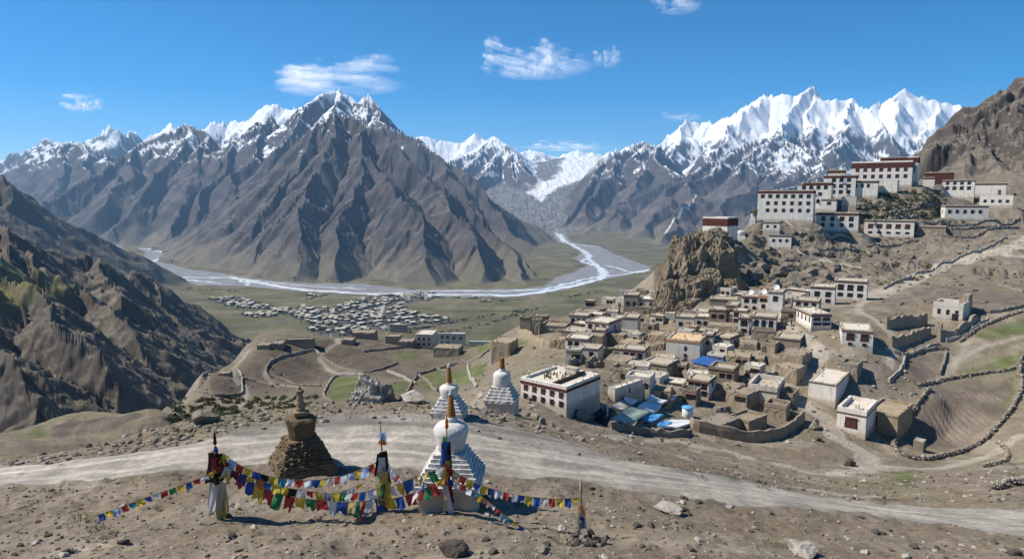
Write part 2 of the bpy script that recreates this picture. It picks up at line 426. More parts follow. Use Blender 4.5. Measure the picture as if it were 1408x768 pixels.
def inside(P3, pad=2.0, jit=0.0, jw=4.0):
    """signed distance (positive inside) to a polygon on the ground"""
    bs = block(P3, pad); x, y = X[bs], Y[bs]
    if jit:
        x, y = x + jit * noise2(x / jw, y / jw + 5), y + jit * noise2(x / jw + 50, y / jw)
    c = np.zeros(x.shape, bool); best = np.full(x.shape, 1e9, np.float32)
    n = len(P3)
    for i in range(n):
        a, b = P3[i], P3[(i + 1) % n]
        ex, ey = b[0] - a[0], b[1] - a[1]
        t = np.clip(((x - a[0]) * ex + (y - a[1]) * ey) / (ex * ex + ey * ey + 1e-6), 0, 1)
        best = np.minimum(best, np.hypot(x - a[0] - t * ex, y - a[1] - t * ey))
        if abs(ey) > 1e-9:
            c ^= ((a[1] > y) != (b[1] > y)) & (x < ex * (y - a[1]) / ey + a[0])
    return bs, np.where(c, best, -best)
def smooth_line(P, n=6):
    """Catmull-Rom through 3-D points"""
    P = [np.asarray(p, float) for p in P]
    Q = [2 * P[0] - P[1]] + P + [2 * P[-1] - P[-2]]
    out = []
    for i in range(1, len(Q) - 2):
        a, b, c, d = Q[i - 1:i + 3]
        for k in range(n):
            t = k / n
            out.append(.5 * (2 * b + (c - a) * t + (2 * a - 5 * b + 4 * c - d) * t * t + (3 * b - a - 3 * c + d) * t ** 3))
    out.append(P[-1])
    return out

# ------------------------------------------------------------------ gullies and terraces of the base surface
i0, i1 = ring_of(110), ring_of(1400)
x, y = X[i0:i1], Y[i0:i1]
gx, gy = grad(Z[i0:i1], i0, i1)
sl = np.hypot(gx, gy)
pxm = 704 + FPX * x / y
steep = sstep(.38, .75, sl) * (FAM[i0:i1] == 0)
hillr = sstep(1180, 1290, pxm) * sstep(380, 450, y)
mon = sstep(1000, 1080, pxm + 25 * noise2(x / 20, y / 20)) * sstep(205, 225, y) * (1 - sstep(360, 420, y))
amp = np.clip(steep * 1.8 + hillr * 9.0 + mon * .9, 0, 10)
acc = 0; f = 1 / 55.0; A = amp * 1.0; ddx = ddy = 0
for o in range(4):
    n = np.sqrt((gx + ddx) ** 2 + (gy + ddy) ** 2) + .08
    e, ex, ey = eros(x * f, y * f, -(gy + ddy) / n * 1.3, (gx + ddx) / n * 1.3)
    acc = acc + e * A; ddx = ddx + ex * A * f * .9; ddy = ddy + ey * A * f * .9
    A = A * .5; f *= 2.0
acc = acc + (ridged(x / 22, y / 22, 4) - .5) * amp * 1.1 + (ridged(x / 6.5, y / 6.5, 4, .6) - .5) * (hillr * 2.0 + mon * 1.3)
zz = Z[i0:i1] + acc
# old terraces on the monastery slope
tstep = 3.4
tz = zz / tstep + .35 * noise2(x / 30, y / 30)
fr = tz - np.floor(tz)
zt = (np.floor(tz) + sstep(.62, .98, fr) - .35 * noise2(x / 30, y / 30)) * tstep
tm = mon * sstep(-.15, .25, noise2(x / 45 + 9, y / 45)) * (1 - sstep(330, 350, y)) * .8
Z[i0:i1] = zz + (zt - zz) * tm
STEEP = np.zeros(Z.shape, np.float32); STEEP[i0:i1] = np.clip(steep + hillr + mon * .5, 0, 1)
MON = np.zeros(Z.shape, np.float32); MON[i0:i1] = mon

# levelled building ground on the monastery hill: (px, py, Y, half width px, depth)
PADS = [(1210,257,334,44,15),(1153,274,318,24,12),(1188,272,314,18,9),(1217,266,318,16,8),(1118,290,304,26,10),(1078,305,279,40,11),(1139,292,296,12,6),(1150,319,282,30,9),
        (1316,273,336,23,9),(1357,270,346,24,8),(1369,286,318,22,8),(1328,304,300,29,8),(1290,253,362,20,9),(1276,260,350,9,6),(982,331,236,20,9),(1221,327,0,34,8),(1072,343,0,18,6)]
for px, py, Yp, hwp, dp in PADS:
    P = at(px, py, Yp) if Yp else hit(px, py, 150)
    va = math.atan2(P[0], P[1]); hw = hwp / FPX * P[1]
    bs = block([P + np.array([-hw - 12, -14, 0]), P + np.array([hw + 12, dp + 14, 0])], 14)
    u = (X[bs] - P[0]) * math.cos(va) - (Y[bs] - P[1]) * math.sin(va); v = (X[bs] - P[0]) * math.sin(va) + (Y[bs] - P[1]) * math.cos(va)
    du = np.maximum(np.abs(u) - hw, 0); dv = np.maximum(np.maximum(-1.2 - v, v - dp), 0)
    w = 1 - sstep(0, 6.5, np.hypot(du, dv) + .8 * noise2(X[bs] / 3, Y[bs] / 3))
    Z[bs] += (P[2] - .1 - Z[bs]) * w

# ------------------------------------------------------------------ what the ground is (masks)
LAB = np.zeros(Z.shape, np.int8)           # names in LABELS
LABELS = ['ground', 'road', 'path', 'ploughed_field', 'meadow', 'riverbed', 'river', 'hill', 'mountain_range', 'valley_floor', 'snowy_mountain_range']
C = np.zeros(Z.shape + (3,), np.float32)   # base colour
def paint(bs, m, col):
    C[bs] += (np.asarray(col, np.float32) - C[bs]) * m[..., None]
def mixc(a, b, t):
    a = np.asarray(a, np.float32); b = np.asarray(b, np.float32)
    return a + (b - a) * t[..., None]

# main road
road_c = smooth_line(hits([(-170,668),(-60,660),(0,656),(150,640),(300,621),(420,614),(560,612),(700,628),(850,648),(1000,667),(1200,699),(1408,717),(1480,720),(1560,722)]))
bs, d = dist_line(road_c, 9, .5, 3.0)
pxr = 704 + FPX * X[bs] / Y[bs]
wide = sstep(330, 470, pxr) * (1 - sstep(720, 800, pxr))
half = 2.75 + wide * 1.2 + 2.3 * sstep(740, 1050, pxr)
ROAD = np.zeros(Z.shape, np.float32); ROAD[bs] = 1 - sstep(-.3, .35, d - half)
APRON = np.zeros(Z.shape, np.float32)
bsA, dA = inside(hits([(320,590),(420,574),(520,567),(600,568),(660,580),(740,594),(800,612),(860,636),(860,660),(700,640),(560,618),(400,618),(300,612)]), 4, .8, 4)
APRON[bsA] = sstep(-1.2, 1.5, dA)
RUT = np.zeros(Z.shape, np.float32)
for off in (-1.5, 1.5):
    RUT[bs] = np.maximum(RUT[bs], 0)
# signed side of the road: two pale wheel tracks each way
dd = d + .35 * noise2(X[bs] / 9, Y[bs] / 9)
RUT[bs] = (np.exp(-((dd - 1.05) / .34) ** 2) + .55 * np.exp(-((dd - 2.3) / .3) ** 2)) * (.75 + .6 * noise2(X[bs] / 6, Y[bs] / 6 + 3))

# near relief (after the road is known)
k1 = ring_of(330)
x, y = X[:k1], Y[:k1]
off = 1 - np.clip(ROAD[:k1] * 1.0 + APRON[:k1] * .75, 0, 1)
fade = 1 - sstep(90, 200, RRg[:k1])
nz = fbm(x / 9, y / 9, 3) * .55 + (ridged(x / 2.6, y / 2.6, 3) - .6) * .22 + fbm(x / .8, y / .8, 3) * .07
Z[:k1] += nz * off * (.35 + .65 * fade) + (1 - off) * fbm(x / 1.2, y / 1.2, 3) * .04
Z[bs] += -.06 * RUT[bs] * ROAD[bs]
berm = np.exp(-((d - half - .55) / .45) ** 2) * (.5 + .5 * noise2(X[bs] / 3, Y[bs] / 3)) * (1 - APRON[bs])
Z[bs] += .28 * berm
BERM = np.zeros(Z.shape, np.float32); BERM[bs] = berm

tracks = {}
def track(pts, half, rmin=0.0, soft=.5, jit=.5):
    P3 = smooth_line(hits(pts, rmin), 5)
    bs, d = dist_line(P3, half + 4, jit, 3.0)
    return bs, 1 - sstep(-soft, soft, d - half)
TRK = np.zeros(Z.shape, np.float32)
for pts, hw, rm in [
    ([(815,596),(860,600),(908,606),(970,616),(1025,628),(1102,645),(1150,652),(1180,648)], 1.0, 48),
    ([(1180,648),(1192,630),(1170,612),(1148,600),(1140,580),(1110,560),(1090,548),(1078,530),(1076,505)], 1.8, 60),
    ([(1150,652),(1210,642),(1275,644),(1340,632),(1400,600)], 1.0, 60),
    ([(930,626),(1016,649),(1128,675),(1215,682)], .7, 46),
    ([(1076,440),(1097,458),(1112,468),(1126,480),(1124,500),(1100,520),(1080,540)], 1.7, 100),
    ([(1060,425),(1074,438),(1097,455)], 1.3, 100),
    ([(1198,410),(1215,401),(1245,388),(1290,370),(1340,352),(1375,344),(1408,333),(1450,322)], 3.4, 150),
    ([(1370,345),(1390,350),(1420,354),(1470,360)], 2.6, 150),
    ([(1198,410),(1180,425),(1205,440),(1230,470),(1222,500)], .9, 120),
    ([(465,471),(441,489),(445,500),(462,513),(485,511),(500,518)], .8, 120),
    ([(407,486),(376,496),(366,510),(370,522),(383,529),(417,531)], .8, 120),
    ([(342,482),(322,506),(325,523),(339,537),(325,568)], .7, 120),
    ([(446,447),(455,460),(466,471)], 1.4, 200),
    ([(1330,470),(1310,505),(1290,525)], .6, 100), ([(1300,507),(1345,480),(1408,462)], .5, 90),
    ([(1100,357),(1140,366),(1180,378),(1210,395)], .5, 150),
  ]:
    bs_, m = track(pts, hw, rm, .45 if rm < 100 else .6, .5 if rm < 150 else .25)
    TRK[bs_] = np.maximum(TRK[bs_], m * (.9 if hw > .8 else .7))
TOWNROAD = np.zeros(Z.shape, np.float32)
for pts, hw in [([(527,403),(526,418),(521,432),(523,445),(530,452)], 9), ([(446,449),(447,440),(450,434)], 7), ([(342,416),(385,425),(410,434),(440,445)], 5), ([(560,412),(548,418),(530,424)], 5)]:
    bs_, m = track(pts, hw, 900, 3, 4)
    TOWNROAD[bs_] = np.maximum(TOWNROAD[bs_], m)

FLD = np.zeros(Z.shape, np.float32); GRN = np.zeros(Z.shape, np.float32); FTONE = np.zeros(Z.shape, np.float32)
field_polys = [
 [(260,530),(301,515),(332,517),(334,540),(291,544)], [(327,508),(364,502),(362,526),(346,521)], [(330,519),(352,524),(373,531),(358,541),(337,532)],
 [(377,503),(404,488),(436,500),(456,517),(441,527),(410,527),(375,517)], [(449,488),(485,477),(523,488),(547,500),(533,507),(496,513),(464,503)],
 [(492,469),(547,477),(557,486),(509,484)], [(404,476),(455,467),(460,472),(440,484)], [(352,488),(395,482),(372,494),(345,503)],
 [(470,452),(485,462),(530,467),(480,466)], [(509,507),(545,503),(570,520),(540,520),(505,515)],
 [(1279,534),(1386,520),(1394,537),(1376,576),(1329,610),(1262,618),(1234,612),(1266,555)],
 [(1240,490),(1300,482),(1295,511),(1266,527),(1222,524)], [(1249,397),(1320,393),(1408,403),(1408,422),(1351,430),(1330,420),(1270,415)],
 [(1210,410),(1245,402),(1262,415),(1225,422)], [(70,587),(100,575),(112,580),(90,602),(70,600)], [(95,600),(113,578),(150,572),(200,570),(160,590),(120,598)], [(1155,505),(1215,498),(1210,522),(1170,522)],
]
green_polys = [
 [(445,540),(462,518),(501,517),(485,546),(458,554)], [(533,528),(562,523),(557,540),(537,539)], [(576,517),(608,506),(618,523),(601,537),(576,529)],
 [(618,510),(663,496),(670,506),(649,528),(625,530)], [(540,484),(570,482),(580,490),(555,496)], [(30,603),(42,587),(66,586),(66,601)],
 [(1331,463),(1370,446),(1408,436),(1450,430),(1450,452),(1408,458),(1370,467)], [(1300,517),(1408,479),(1450,465),(1450,490),(1408,496),(1390,511),(1312,521)],
 [(1392,520),(1402,515),(1396,545),(1380,575),(1376,570)], [(1215,648),(1262,644),(1268,660),(1235,668)], [(690,470),(712,462),(725,470),(705,480)], [(645,478),(668,470),(680,480),(655,488)],
]
field_hits, green_hits = [], []
for i, p in enumerate(field_polys):
    P3 = hits(p, 70); field_hits.append(P3)
    bs_, d_ = inside(P3, 3, .5, 3)
    m = sstep(-.3, .5, d_); FLD[bs_] = np.maximum(FLD[bs_], m)
    FTONE[bs_] = np.where(d_ > -.3, rng.uniform(-.15, .25), FTONE[bs_])
for p in green_polys:
    P3 = hits(p, 58); green_hits.append(P3)
    bs_, d_ = inside(P3, 4, .9, 3)
    GRN[bs_] = np.maximum(GRN[bs_], sstep(-.6, 1.2, d_))
# plough furrows of the big field beside the wall
bs_, d_ = inside(field_hits[10], 3)
fx, fy = X[bs_], Y[bs_]
fur = np.sin((fx * .93 + fy * .22 + 1.0 * noise2(fx / 9, fy / 9)) * 2 * np.pi / 1.3)
Z[bs_] += .13 * fur * sstep(.5, 2.0, d_)
bs_, d_ = inside(field_hits[11], 3)
Z[bs_] += .05 * np.sin((X[bs_] * .8 + Y[bs_] * .5) * 2 * np.pi / 1.3) * sstep(.5, 2.0, d_)

# river
RB = np.zeros(Z.shape, np.float32); RIV = np.zeros(Z.shape, np.float32)
def zpts(p, z=-320.0):
    return [atz(a, b, z) for a, b in p]
left_bank = [(186,361),(202,347),(191,341),(210,341),(234,345),(246,352),(230,359),(236,363),(259,369),(302,374),(345,382),(410,388),(500,389),(566,397),(619,397),(715,396),(747,393),(764,381),(792,372),(809,364),(790,355),(799,346),(782,335)]
right_bank = [(788,334),(826,339),(846,349),(896,367),(894,371),(828,384),(768,399),(703,407),(649,408),(589,407),(520,405),(450,401),(383,397),(329,392),(275,391),(232,384),(194,374),(187,367)]
bs_, d_ = inside(zpts(left_bank + right_bank), 200, 9, 60)
RB[bs_] = sstep(-6, 6, d_)
Zf = -320.0
flat = np.zeros(Z.shape, np.float32); flat[bs_] = sstep(-40, 0, d_)
Z[:] = np.where((FAM == 0), Z + (np.maximum(-322.0, -322.0) - Z) * flat * (RRg > 1500) * (RRg < 4600), np.where((flat > .5) & (Z < -306), np.minimum(Z, -321), Z))
FAM[(flat > .6) & (RRg < 4600) & (Z < -315)] = 0
for pts, hw in [
    ([(193,341),(212,343),(232,348),(230,352),(213,357),(194,366),(199,371),(218,376),(245,380),(290,380.5),(322,381),(352,387),(390,394),(424,398),(460,400),(520,403),(600,404),(660,404),(700,405),(745,400),(768,396),(800,389),(828,380),(826,369),(810,356),(805,346),(790,338),(780,333)], 11),
    ([(782,333),(800,336),(825,339)], 7), ([(835,364),(855,370),(876,374),(890,371)], 7), ([(828,380),(860,376),(890,370)], 5), ([(747,397),(795,385),(828,378)], 6),
    ([(322,381),(336,387),(343,391)], 5), ([(199,371),(230,378),(260,384),(300,388)], 5), ([(520,403),(600,399),(680,399),(740,397)], 6), ([(345,384),(420,392),(500,396)], 4),
    ([(805,346),(812,352),(800,358),(815,364)], 6)]:
    P3 = smooth_line(zpts(pts), 8)
    bs_, d_ = dist_line(P3, hw + 30, 14, 50)
    w_ = hw * 1.4 * (1 + .55 * noise2(X[bs_] / 60, Y[bs_] / 60))
    RIV[bs_] = np.maximum(RIV[bs_], (1 - sstep(-2, 3, d_ - w_)) * (RB[bs_] > .4))
for pts, hw in [([(148,350),(150,343),(160,337),(168,331),(160,328),(140,326)], 9), ([(775,333),(770,326),(765,320),(772,314)], 10), ([(782,335),(775,328),(771,322)], 9)]:
    P3 = smooth_line(hits(pts, 2400), 8)
    bs_, d_ = dist_line(P3, hw + 30, 10, 50)
    RIV[bs_] = np.maximum(RIV[bs_], (1 - sstep(-2, 3, d_ - hw)))
    RB[bs_] = np.maximum(RB[bs_], 1 - sstep(0, 30, d_ - 2.5 * hw))

# broken moraine and glacier surface in the far centre
mor = sstep(640, 690, 704 + FPX * X / Y) * (1 - sstep(800, 850, 704 + FPX * X / Y)) * sstep(5200, 5800, Y) * (FAM == 0)
Z += (mor * ((ridged(X / 130, Y / 130, 5, .6) - .5) * 46 + (ridged(X / 38, Y / 60, 3) - .5) * 16)).astype(np.float32)
# ------------------------------------------------------------------ slopes, snow, colours
_lv = 1 - sstep(-308, -296, Z)
RB *= np.where(FAM > 0, _lv, 1); RIV *= np.where(FAM > 0, _lv, 1)
GX, GY = grad(Z, 0, NR)
SL = np.hypot(GX, GY)
RIV *= 1 - sstep(.12, .3, SL); RB *= 1 - sstep(.15, .4, SL)
NZ = 1 / np.sqrt(1 + SL * SL)
n_big = fbm(X / 140, Y / 140, 4); n_mid = fbm(X / 30 + 9, Y / 30, 4); n_sm = fbm(X / 5, Y / 5 + 3, 4)
n_vs = fbm(X / 1.1, Y / 1.1 + 3, 3)
# valley floor
vf = mixc((.112, .100, .044), (.150, .128, .078), sstep(-.3, .35, n_big + .4 * n_mid))
vf = mixc(vf, (.078, .082, .030), sstep(.05, .5, fbm(X / 220 + 4, Y / 90, 4)) * .7)
vf = mixc(vf, (.10, .085, .062), sstep(.15, .45, fbm(X / 90 - 4, Y / 50, 4)) * .5)
C[:] = vf
fp = noise2(np.floor(X / 55 + .3 * noise2(X / 200, Y / 200)) * 7.3 + .5, np.floor(Y / 38 + .25 * noise2(X / 150 + 7, Y / 150)) * 5.1 + .5)
vf = vf * (1 + .35 * fp[..., None]) * np.where(sstep(.2, .3, fbm(X / 300 + 2, Y / 300, 2))[..., None] > .5, .85, 1)
ln = np.minimum(np.abs((Y / 38 + .25 * noise2(X / 150 + 7, Y / 150)) % 1 - .5), 1)
vf = mixc(vf, (.07, .065, .05), (1 - sstep(.0, .06, np.abs(ln - .5))) * sstep(-.1, .3, fbm(X / 120 + 30, Y / 120, 3)) * .6)
C[:] = vf
# foreground and village earth
ne = mixc((.168, .132, .092), (.228, .186, .136), sstep(-.35, .4, n_mid * .6 + n_sm * .6))
ne = mixc(ne, (.165, .130, .100), sstep(.1, .5, n_vs * .7 + n_sm * .5) * .6)
ne = mixc(ne, (.30, .255, .195), sstep(.1, .5, fbm(X / 5 + 70, Y / 2.2, 4)) * .55 * (1 - sstep(70, 90, RRg)))
ne = mixc(ne, (.145, .108, .078), sstep(.12, .5, fbm(X / 8 + 90, Y / 4, 4)) * .5 * (1 - sstep(70, 90, RRg)))
ne = mixc(ne, (.15, .145, .07), sstep(.22, .5, fbm(X / 13 + 20, Y / 13, 3)) * .45 * (RRg > 40))
vill = sstep(85, 100, RRg) * (1 - sstep(230, 260, RRg)) * sstep(700, 800, 704 + FPX * X / Y + 40 * n_mid)
ne = mixc(ne, (.31, .265, .205), vill * sstep(-.05, .35, fbm(X / 7 + 3, Y / 7, 4)) * .8)
ne = mixc(ne, (.12, .10, .08), vill * sstep(.12, .4, fbm(X / 3.1 + 8, Y / 3.1, 4)) * .7)
mid = sstep(70, 130, RRg) * (1 - .55 * vill)
ne = mixc(ne, mixc((.20, .165, .115), (.145, .128, .08), sstep(-.25, .3, n_mid)), mid * .75)
t = 1 - sstep(600, 1100, RRg + 200 * n_big)
C[:] = mixc(C, ne, t)
bs_, d_ = inside(hits([(258,533),(300,512),(350,482),(420,464),(540,464),(640,482),(690,492),(660,532),(560,545),(450,562),(380,547),(335,547)], 110), 8, 3, 12)
paint(bs_, sstep(-3, 5, d_) * .8, (.118, .096, .07)); C[bs_] *= (1 + .3 * sstep(-3, 5, d_) * fbm(X[bs_] / 12, Y[bs_] / 12, 4))[..., None]
TOWNM = np.zeros(Z.shape, np.float32)
for q_ in [[(282,411),(330,408),(345,416),(440,430),(470,438),(440,444),(380,428),(300,418)], [(415,420),(450,425),(520,405),(526,440),(518,455),(470,462),(430,455),(420,440),(400,432)], [(528,405),(600,402),(590,412),(540,420),(575,430),(625,440),(560,447),(530,450)]]:
    bs_, d_ = inside(hits(q_, 900), 60, 25, 60)
    paint(bs_, sstep(-25, 10, d_) * .75, (.062, .058, .052))  # shade in the gaps between town houses, painted into the ground colour
mn = MON * sstep(215, 235, Y)
C[:] = mixc(C, mixc((.115, .096, .073), (.17, .145, .112), sstep(-.3, .35, n_sm + .5 * n_mid)), mn * .9)
# steep slopes of the village hill, cliffs, gorge sides
rock = mixc((.165, .138, .108), (.235, .20, .155), sstep(-.4, .4, n_sm + n_mid * .5))
C[:] = mixc(C, rock, np.clip(STEEP * .8, 0, 1) * (RRg < 1500))
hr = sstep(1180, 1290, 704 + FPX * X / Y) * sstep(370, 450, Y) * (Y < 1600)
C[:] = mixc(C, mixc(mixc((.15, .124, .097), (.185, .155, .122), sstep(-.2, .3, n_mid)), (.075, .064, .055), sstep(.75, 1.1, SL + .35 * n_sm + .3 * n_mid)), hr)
# families
scree = fbm(X / 90, Y / 90, 5)
mt = mixc((.094, .077, .071), (.140, .116, .104), sstep(-.25, .4, scree + .3 * n_big))
mt = mixc(mt, (.165, .142, .13), sstep(.1, .45, fbm(X / 60 + 12, Y / 60, 4)) * (1 - sstep(.7, .95, SL)) * .8)
mt = mixc(mt, (.068, .060, .060), sstep(.72, 1.1, SL + .3 * n_mid) * .85)
mt = mixc(mt, (.125, .088, .066), sstep(.15, .5, fbm(X / 260 + 60, Z / 60, 3)) * .5)
str_ = np.sin((Z + .25 * X + 60 * fbm(X / 300, Y / 300, 3)) / 17) * .5 + .5
mt = mt * (1 - .22 * str_[..., None] * sstep(.55, .9, SL)[..., None])
mt = mixc(mt, (.20, .175, .155), sstep(.25, .55, fbm((X - .35 * Z) / 35, (Y + Z) / 240, 4)) * (1 - sstep(.85, 1.1, SL)) * .7)
mt = mixc(mt, (.16, .14, .085), sstep(.05, -.2, (Z + 320) / 450 - .28 + .15 * scree) * .5)
gor = mixc((.135, .115, .088), (.178, .150, .115), sstep(-.3, .4, scree))
def blur(a, n, ax):
    c = np.cumsum(np.concatenate([np.repeat(np.take(a, [0], ax), n + 1, ax), a, np.repeat(np.take(a, [-1], ax), n, ax)], ax), ax, dtype=np.float64)
    m_ = a.shape[ax]
    return ((np.take(c, np.arange(2 * n + 1, 2 * n + 1 + m_), ax) - np.take(c, np.arange(0, m_), ax)) / (2 * n + 1)).astype(np.float32)
SLB = SL.copy(); _i0, _i1 = ring_of(300), ring_of(1700)
SLB[_i0:_i1] = blur(blur(SL[_i0:_i1], 7, 0), 10, 1)
gor = mixc(gor, (.150, .135, .065), (1 - sstep(.62, 1.0, SLB + .18 * n_mid)) * .8)
gor = gor * (.9 + .35 * fbm(X / 14, Y / 14, 4)[..., None])
gor = mixc(gor, (.085, .070, .058), sstep(.85, 1.2, SL + .2 * n_mid) * .85)
gor = mixc(gor, (.15, .108, .07), sstep(.2, .5, n_mid) * sstep(.8, 1.1, SL) * .5)
C[:] = np.where((FAM == 1)[..., None], gor, np.where((FAM == 2)[..., None], mixc(gor, mt, np.full(Z.shape, .6, np.float32)), np.where((FAM >= 3)[..., None], mt, C)))
far = (FAM >= 3)
asp = -GY / (SL + .1)                     # positive where the slope looks back at the viewer's side
snl = np.select([FAM == 3, FAM == 4, FAM == 5, FAM == 6, FAM == 7], [300., 320., 390., 400., 420.], 9e9)
sn = (Z - snl) / 210 + .9 * fbm(X / 170, Y / 170, 4) + .85 * fbm(X / 45, Y / 45, 4) - 2.3 * sstep(.72, 1.35, SL + .4 * fbm(X / 60 + 5, Z / 40, 4)) + .55
SNOW = sstep(-.05, .35, sn - .9 * (FAM == 3) * sstep(.1, .5, fbm(X / 110 + 80, Z / 55, 4)) * sstep(.6, 1.0, SL)) * (snl < 1e8)
# the glacier in the centre and its tongue
bs_, d_ = inside(hits([(757,247),(770,234),(768,224),(800,208),(820,214),(833,224),(812,238),(798,248),(775,256),(756,268),(745,276),(738,272),(722,264),(740,256)], 5000), 300, 40, 300)
SNOW[bs_] = np.maximum(SNOW[bs_], sstep(-60, 60, d_ + 90 * fbm(X[bs_] / 120, Y[bs_] / 120, 4)) * .95)
C[:] = mixc(C, mixc((.66, .67, .69), (.76, .77, .78), sstep(-.3, .3, fbm(X / 80, Y / 80, 3))), SNOW)
# moraine below the glacier
C[:] = mixc(C, mixc((.115, .108, .102), (.18, .17, .16), sstep(-.3, .3, n_mid + n_big)), mor * (1 - SNOW))
# thin pale stream down the right-hand slope
for pts, hw in [([(893,332),(920,312),(935,292),(950,282),(962,270)], 5)]:
    bs_, d_ = dist_line(smooth_line(hits(pts, 2500), 6), 60, 12, 60)
    paint(bs_, (1 - sstep(0, 6, d_ - hw)) * .9, (.55, .54, .52))
bs_, d_ = inside(hits([(0,372),(40,370),(75,378),(112,392),(118,402),(95,412),(60,408),(30,425),(0,432),(-40,430),(-40,375)], 400), 60, 16, 60)
paint(bs_, sstep(-12, 14, d_) * (FAM[bs_] == 1) * .85, (.155, .142, .062))
# riverbed, water, roads, fields
C[:] = mixc(C, mixc((.165, .165, .175), (.245, .24, .24), sstep(-.3, .3, fbm(X / 40, Y / 16, 4))), RB)
C[:] = mixc(C, (.74, .77, .80), RIV)  # bright glint of the water is put into its pale base colour
gf = mixc((.082, .066, .052), (.115, .092, .072), sstep(-.3, .3, n_sm))
gf = gf * (1 + FTONE[..., None]) * (1 + .65 * sstep(1150, 1200, 704 + FPX * X / Y))[..., None]
C[:] = mixc(C, gf, FLD * .92)
C[:] = mixc(C, mixc((.070, .098, .022), (.12, .13, .05), sstep(-.2, .45, n_sm + n_mid * .6)), GRN * (.75 + .25 * n_mid))
C[:] = mixc(C, (.36, .32, .27), TOWNROAD)
C[:] = mixc(C, (.37, .325, .265), TRK * (.75 + .25 * n_sm))
rc = mixc((.25, .224, .187), (.35, .313, .26), sstep(-.3, .3, fbm(X / 2.5, Y / 2.5, 3)))
rc = mixc(rc, (.50, .45, .375), np.clip(RUT, 0, 1) * .8)
ap = mixc((.17, .155, .135), (.30, .268, .225), sstep(-.3, .3, fbm(X / 7, Y / 1.6, 5)))
C[:] = mixc(C, ap, APRON)
C[:] = mixc(C, rc, ROAD)
C[:] = mixc(C, (.17, .155, .14), np.clip(BERM, 0, 1) * .6)
LAB[RRg > 700] = 9
LAB[(FAM == 1) | (FAM == 2)] = 7
LAB[hr > .5] = 7
LAB[far] = 8
LAB[np.isin(FAM, (3, 4))] = 10
LAB[FLD > .5] = 3
LAB[GRN > .5] = 4
LAB[RB > .5] = 5
LAB[(TRK > .45) | (TOWNROAD > .5)] = 2
LAB[ROAD > .5] = 1
LAB[RIV > .5] = 6

# ------------------------------------------------------------------ ground materials
def ground_mat(name, water=False):
    m = bpy.data.materials.new(name); m.use_nodes = True
    t = m.node_tree; N = t.nodes; L = t.links
    b = N['Principled BSDF']
    at_ = N.new('ShaderNodeAttribute'); at_.attribute_name = 'Col'
    geo = N.new('ShaderNodeNewGeometry')
    b.inputs['Specular IOR Level'].default_value = .15
    if water:
        L.new(at_.outputs['Color'], b.inputs['Base Color'])
        b.inputs['Roughness'].default_value = .25
        b.inputs['Specular IOR Level'].default_value = .6
        return m
    b.inputs['Roughness'].default_value = .95
    cur = at_.outputs['Color']
    for sc, lo, hi, det in ((2.6, .72, 1.28, 5), (.21, .82, 1.18, 5), (.018, .86, 1.14, 6)):
        n = N.new('ShaderNodeTexNoise'); n.inputs['Scale'].default_value = sc; n.inputs['Detail'].default_value = det; n.inputs['Roughness'].default_value = .65
        L.new(geo.outputs['Position'], n.inputs['Vector'])
        r = N.new('ShaderNodeMapRange'); r.inputs[1].default_value = .3; r.inputs[2].default_value = .7; r.inputs[3].default_value = lo; r.inputs[4].default_value = hi
        L.new(n.outputs['Fac'], r.inputs[0])
        v = N.new('ShaderNodeVectorMath'); v.operation = 'SCALE'
        L.new(cur, v.inputs[0]); L.new(r.outputs[0], v.inputs['Scale'])
        cur = v.outputs[0]
    L.new(cur, b.inputs['Base Color'])
    n = N.new('ShaderNodeTexNoise'); n.inputs['Scale'].default_value = 5.0; n.inputs['Detail'].default_value = 8; n.inputs['Roughness'].default_value = .7
    L.new(geo.outputs['Position'], n.inputs['Vector'])
    bm_ = N.new('ShaderNodeBump'); bm_.inputs['Strength'].default_value = .55; bm_.inputs['Distance'].default_value = .12
    L.new(n.outputs['Fac'], bm_.inputs['Height']); L.new(bm_.outputs[0], b.inputs['Normal'])
    return m
M_GROUND = ground_mat('earth')
M_WATER = ground_mat('glint_pale_water', True)

# ------------------------------------------------------------------ cut the sheet into its named pieces
V3 = np.stack([X, Y, Z], -1).reshape(-1, 3).astype(np.float32)
CF = np.concatenate([C, np.ones(Z.shape + (1,), np.float32)], -1).reshape(-1, 4)
idx = np.arange(NR * NA, dtype=np.int32).reshape(NR, NA)
quad = np.stack([idx[:-1, :-1], idx[:-1, 1:], idx[1:, 1:], idx[1:, :-1]], -1).reshape(-1, 4)[:, ::-1]
flab = np.max([LAB[:-1, :-1], LAB[1:, 1:]], 0).reshape(-1)
def sheet(name, q, mat):
    used = np.unique(q)
    remap = np.zeros(V3.shape[0], np.int32); remap[used] = np.arange(len(used))
    me = bpy.data.meshes.new(name)
    me.vertices.add(len(used)); me.vertices.foreach_set('co', V3[used].ravel())
    qq = remap[q].ravel()
    me.loops.add(len(qq)); me.loops.foreach_set('vertex_index', qq)
    me.polygons.add(len(q)); me.polygons.foreach_set('loop_start', np.arange(0, len(qq), 4, dtype=np.int32))
    me.polygons.foreach_set('use_smooth', np.ones(len(q), bool))
    ca = me.color_attributes.new('Col', 'FLOAT_COLOR', 'POINT'); ca.data.foreach_set('color', CF[used].ravel())
    me.materials.append(mat)
    me.update(calc_edges=True)
    o = bpy.data.objects.new(name, me); COL.objects.link(o); o['kind'] = 'structure'
    return o
for k, nm in enumerate(LABELS):
    q = quad[flab == k]
    if len(q):
        sheet(nm, q, M_WATER if nm == 'river' else M_GROUND)
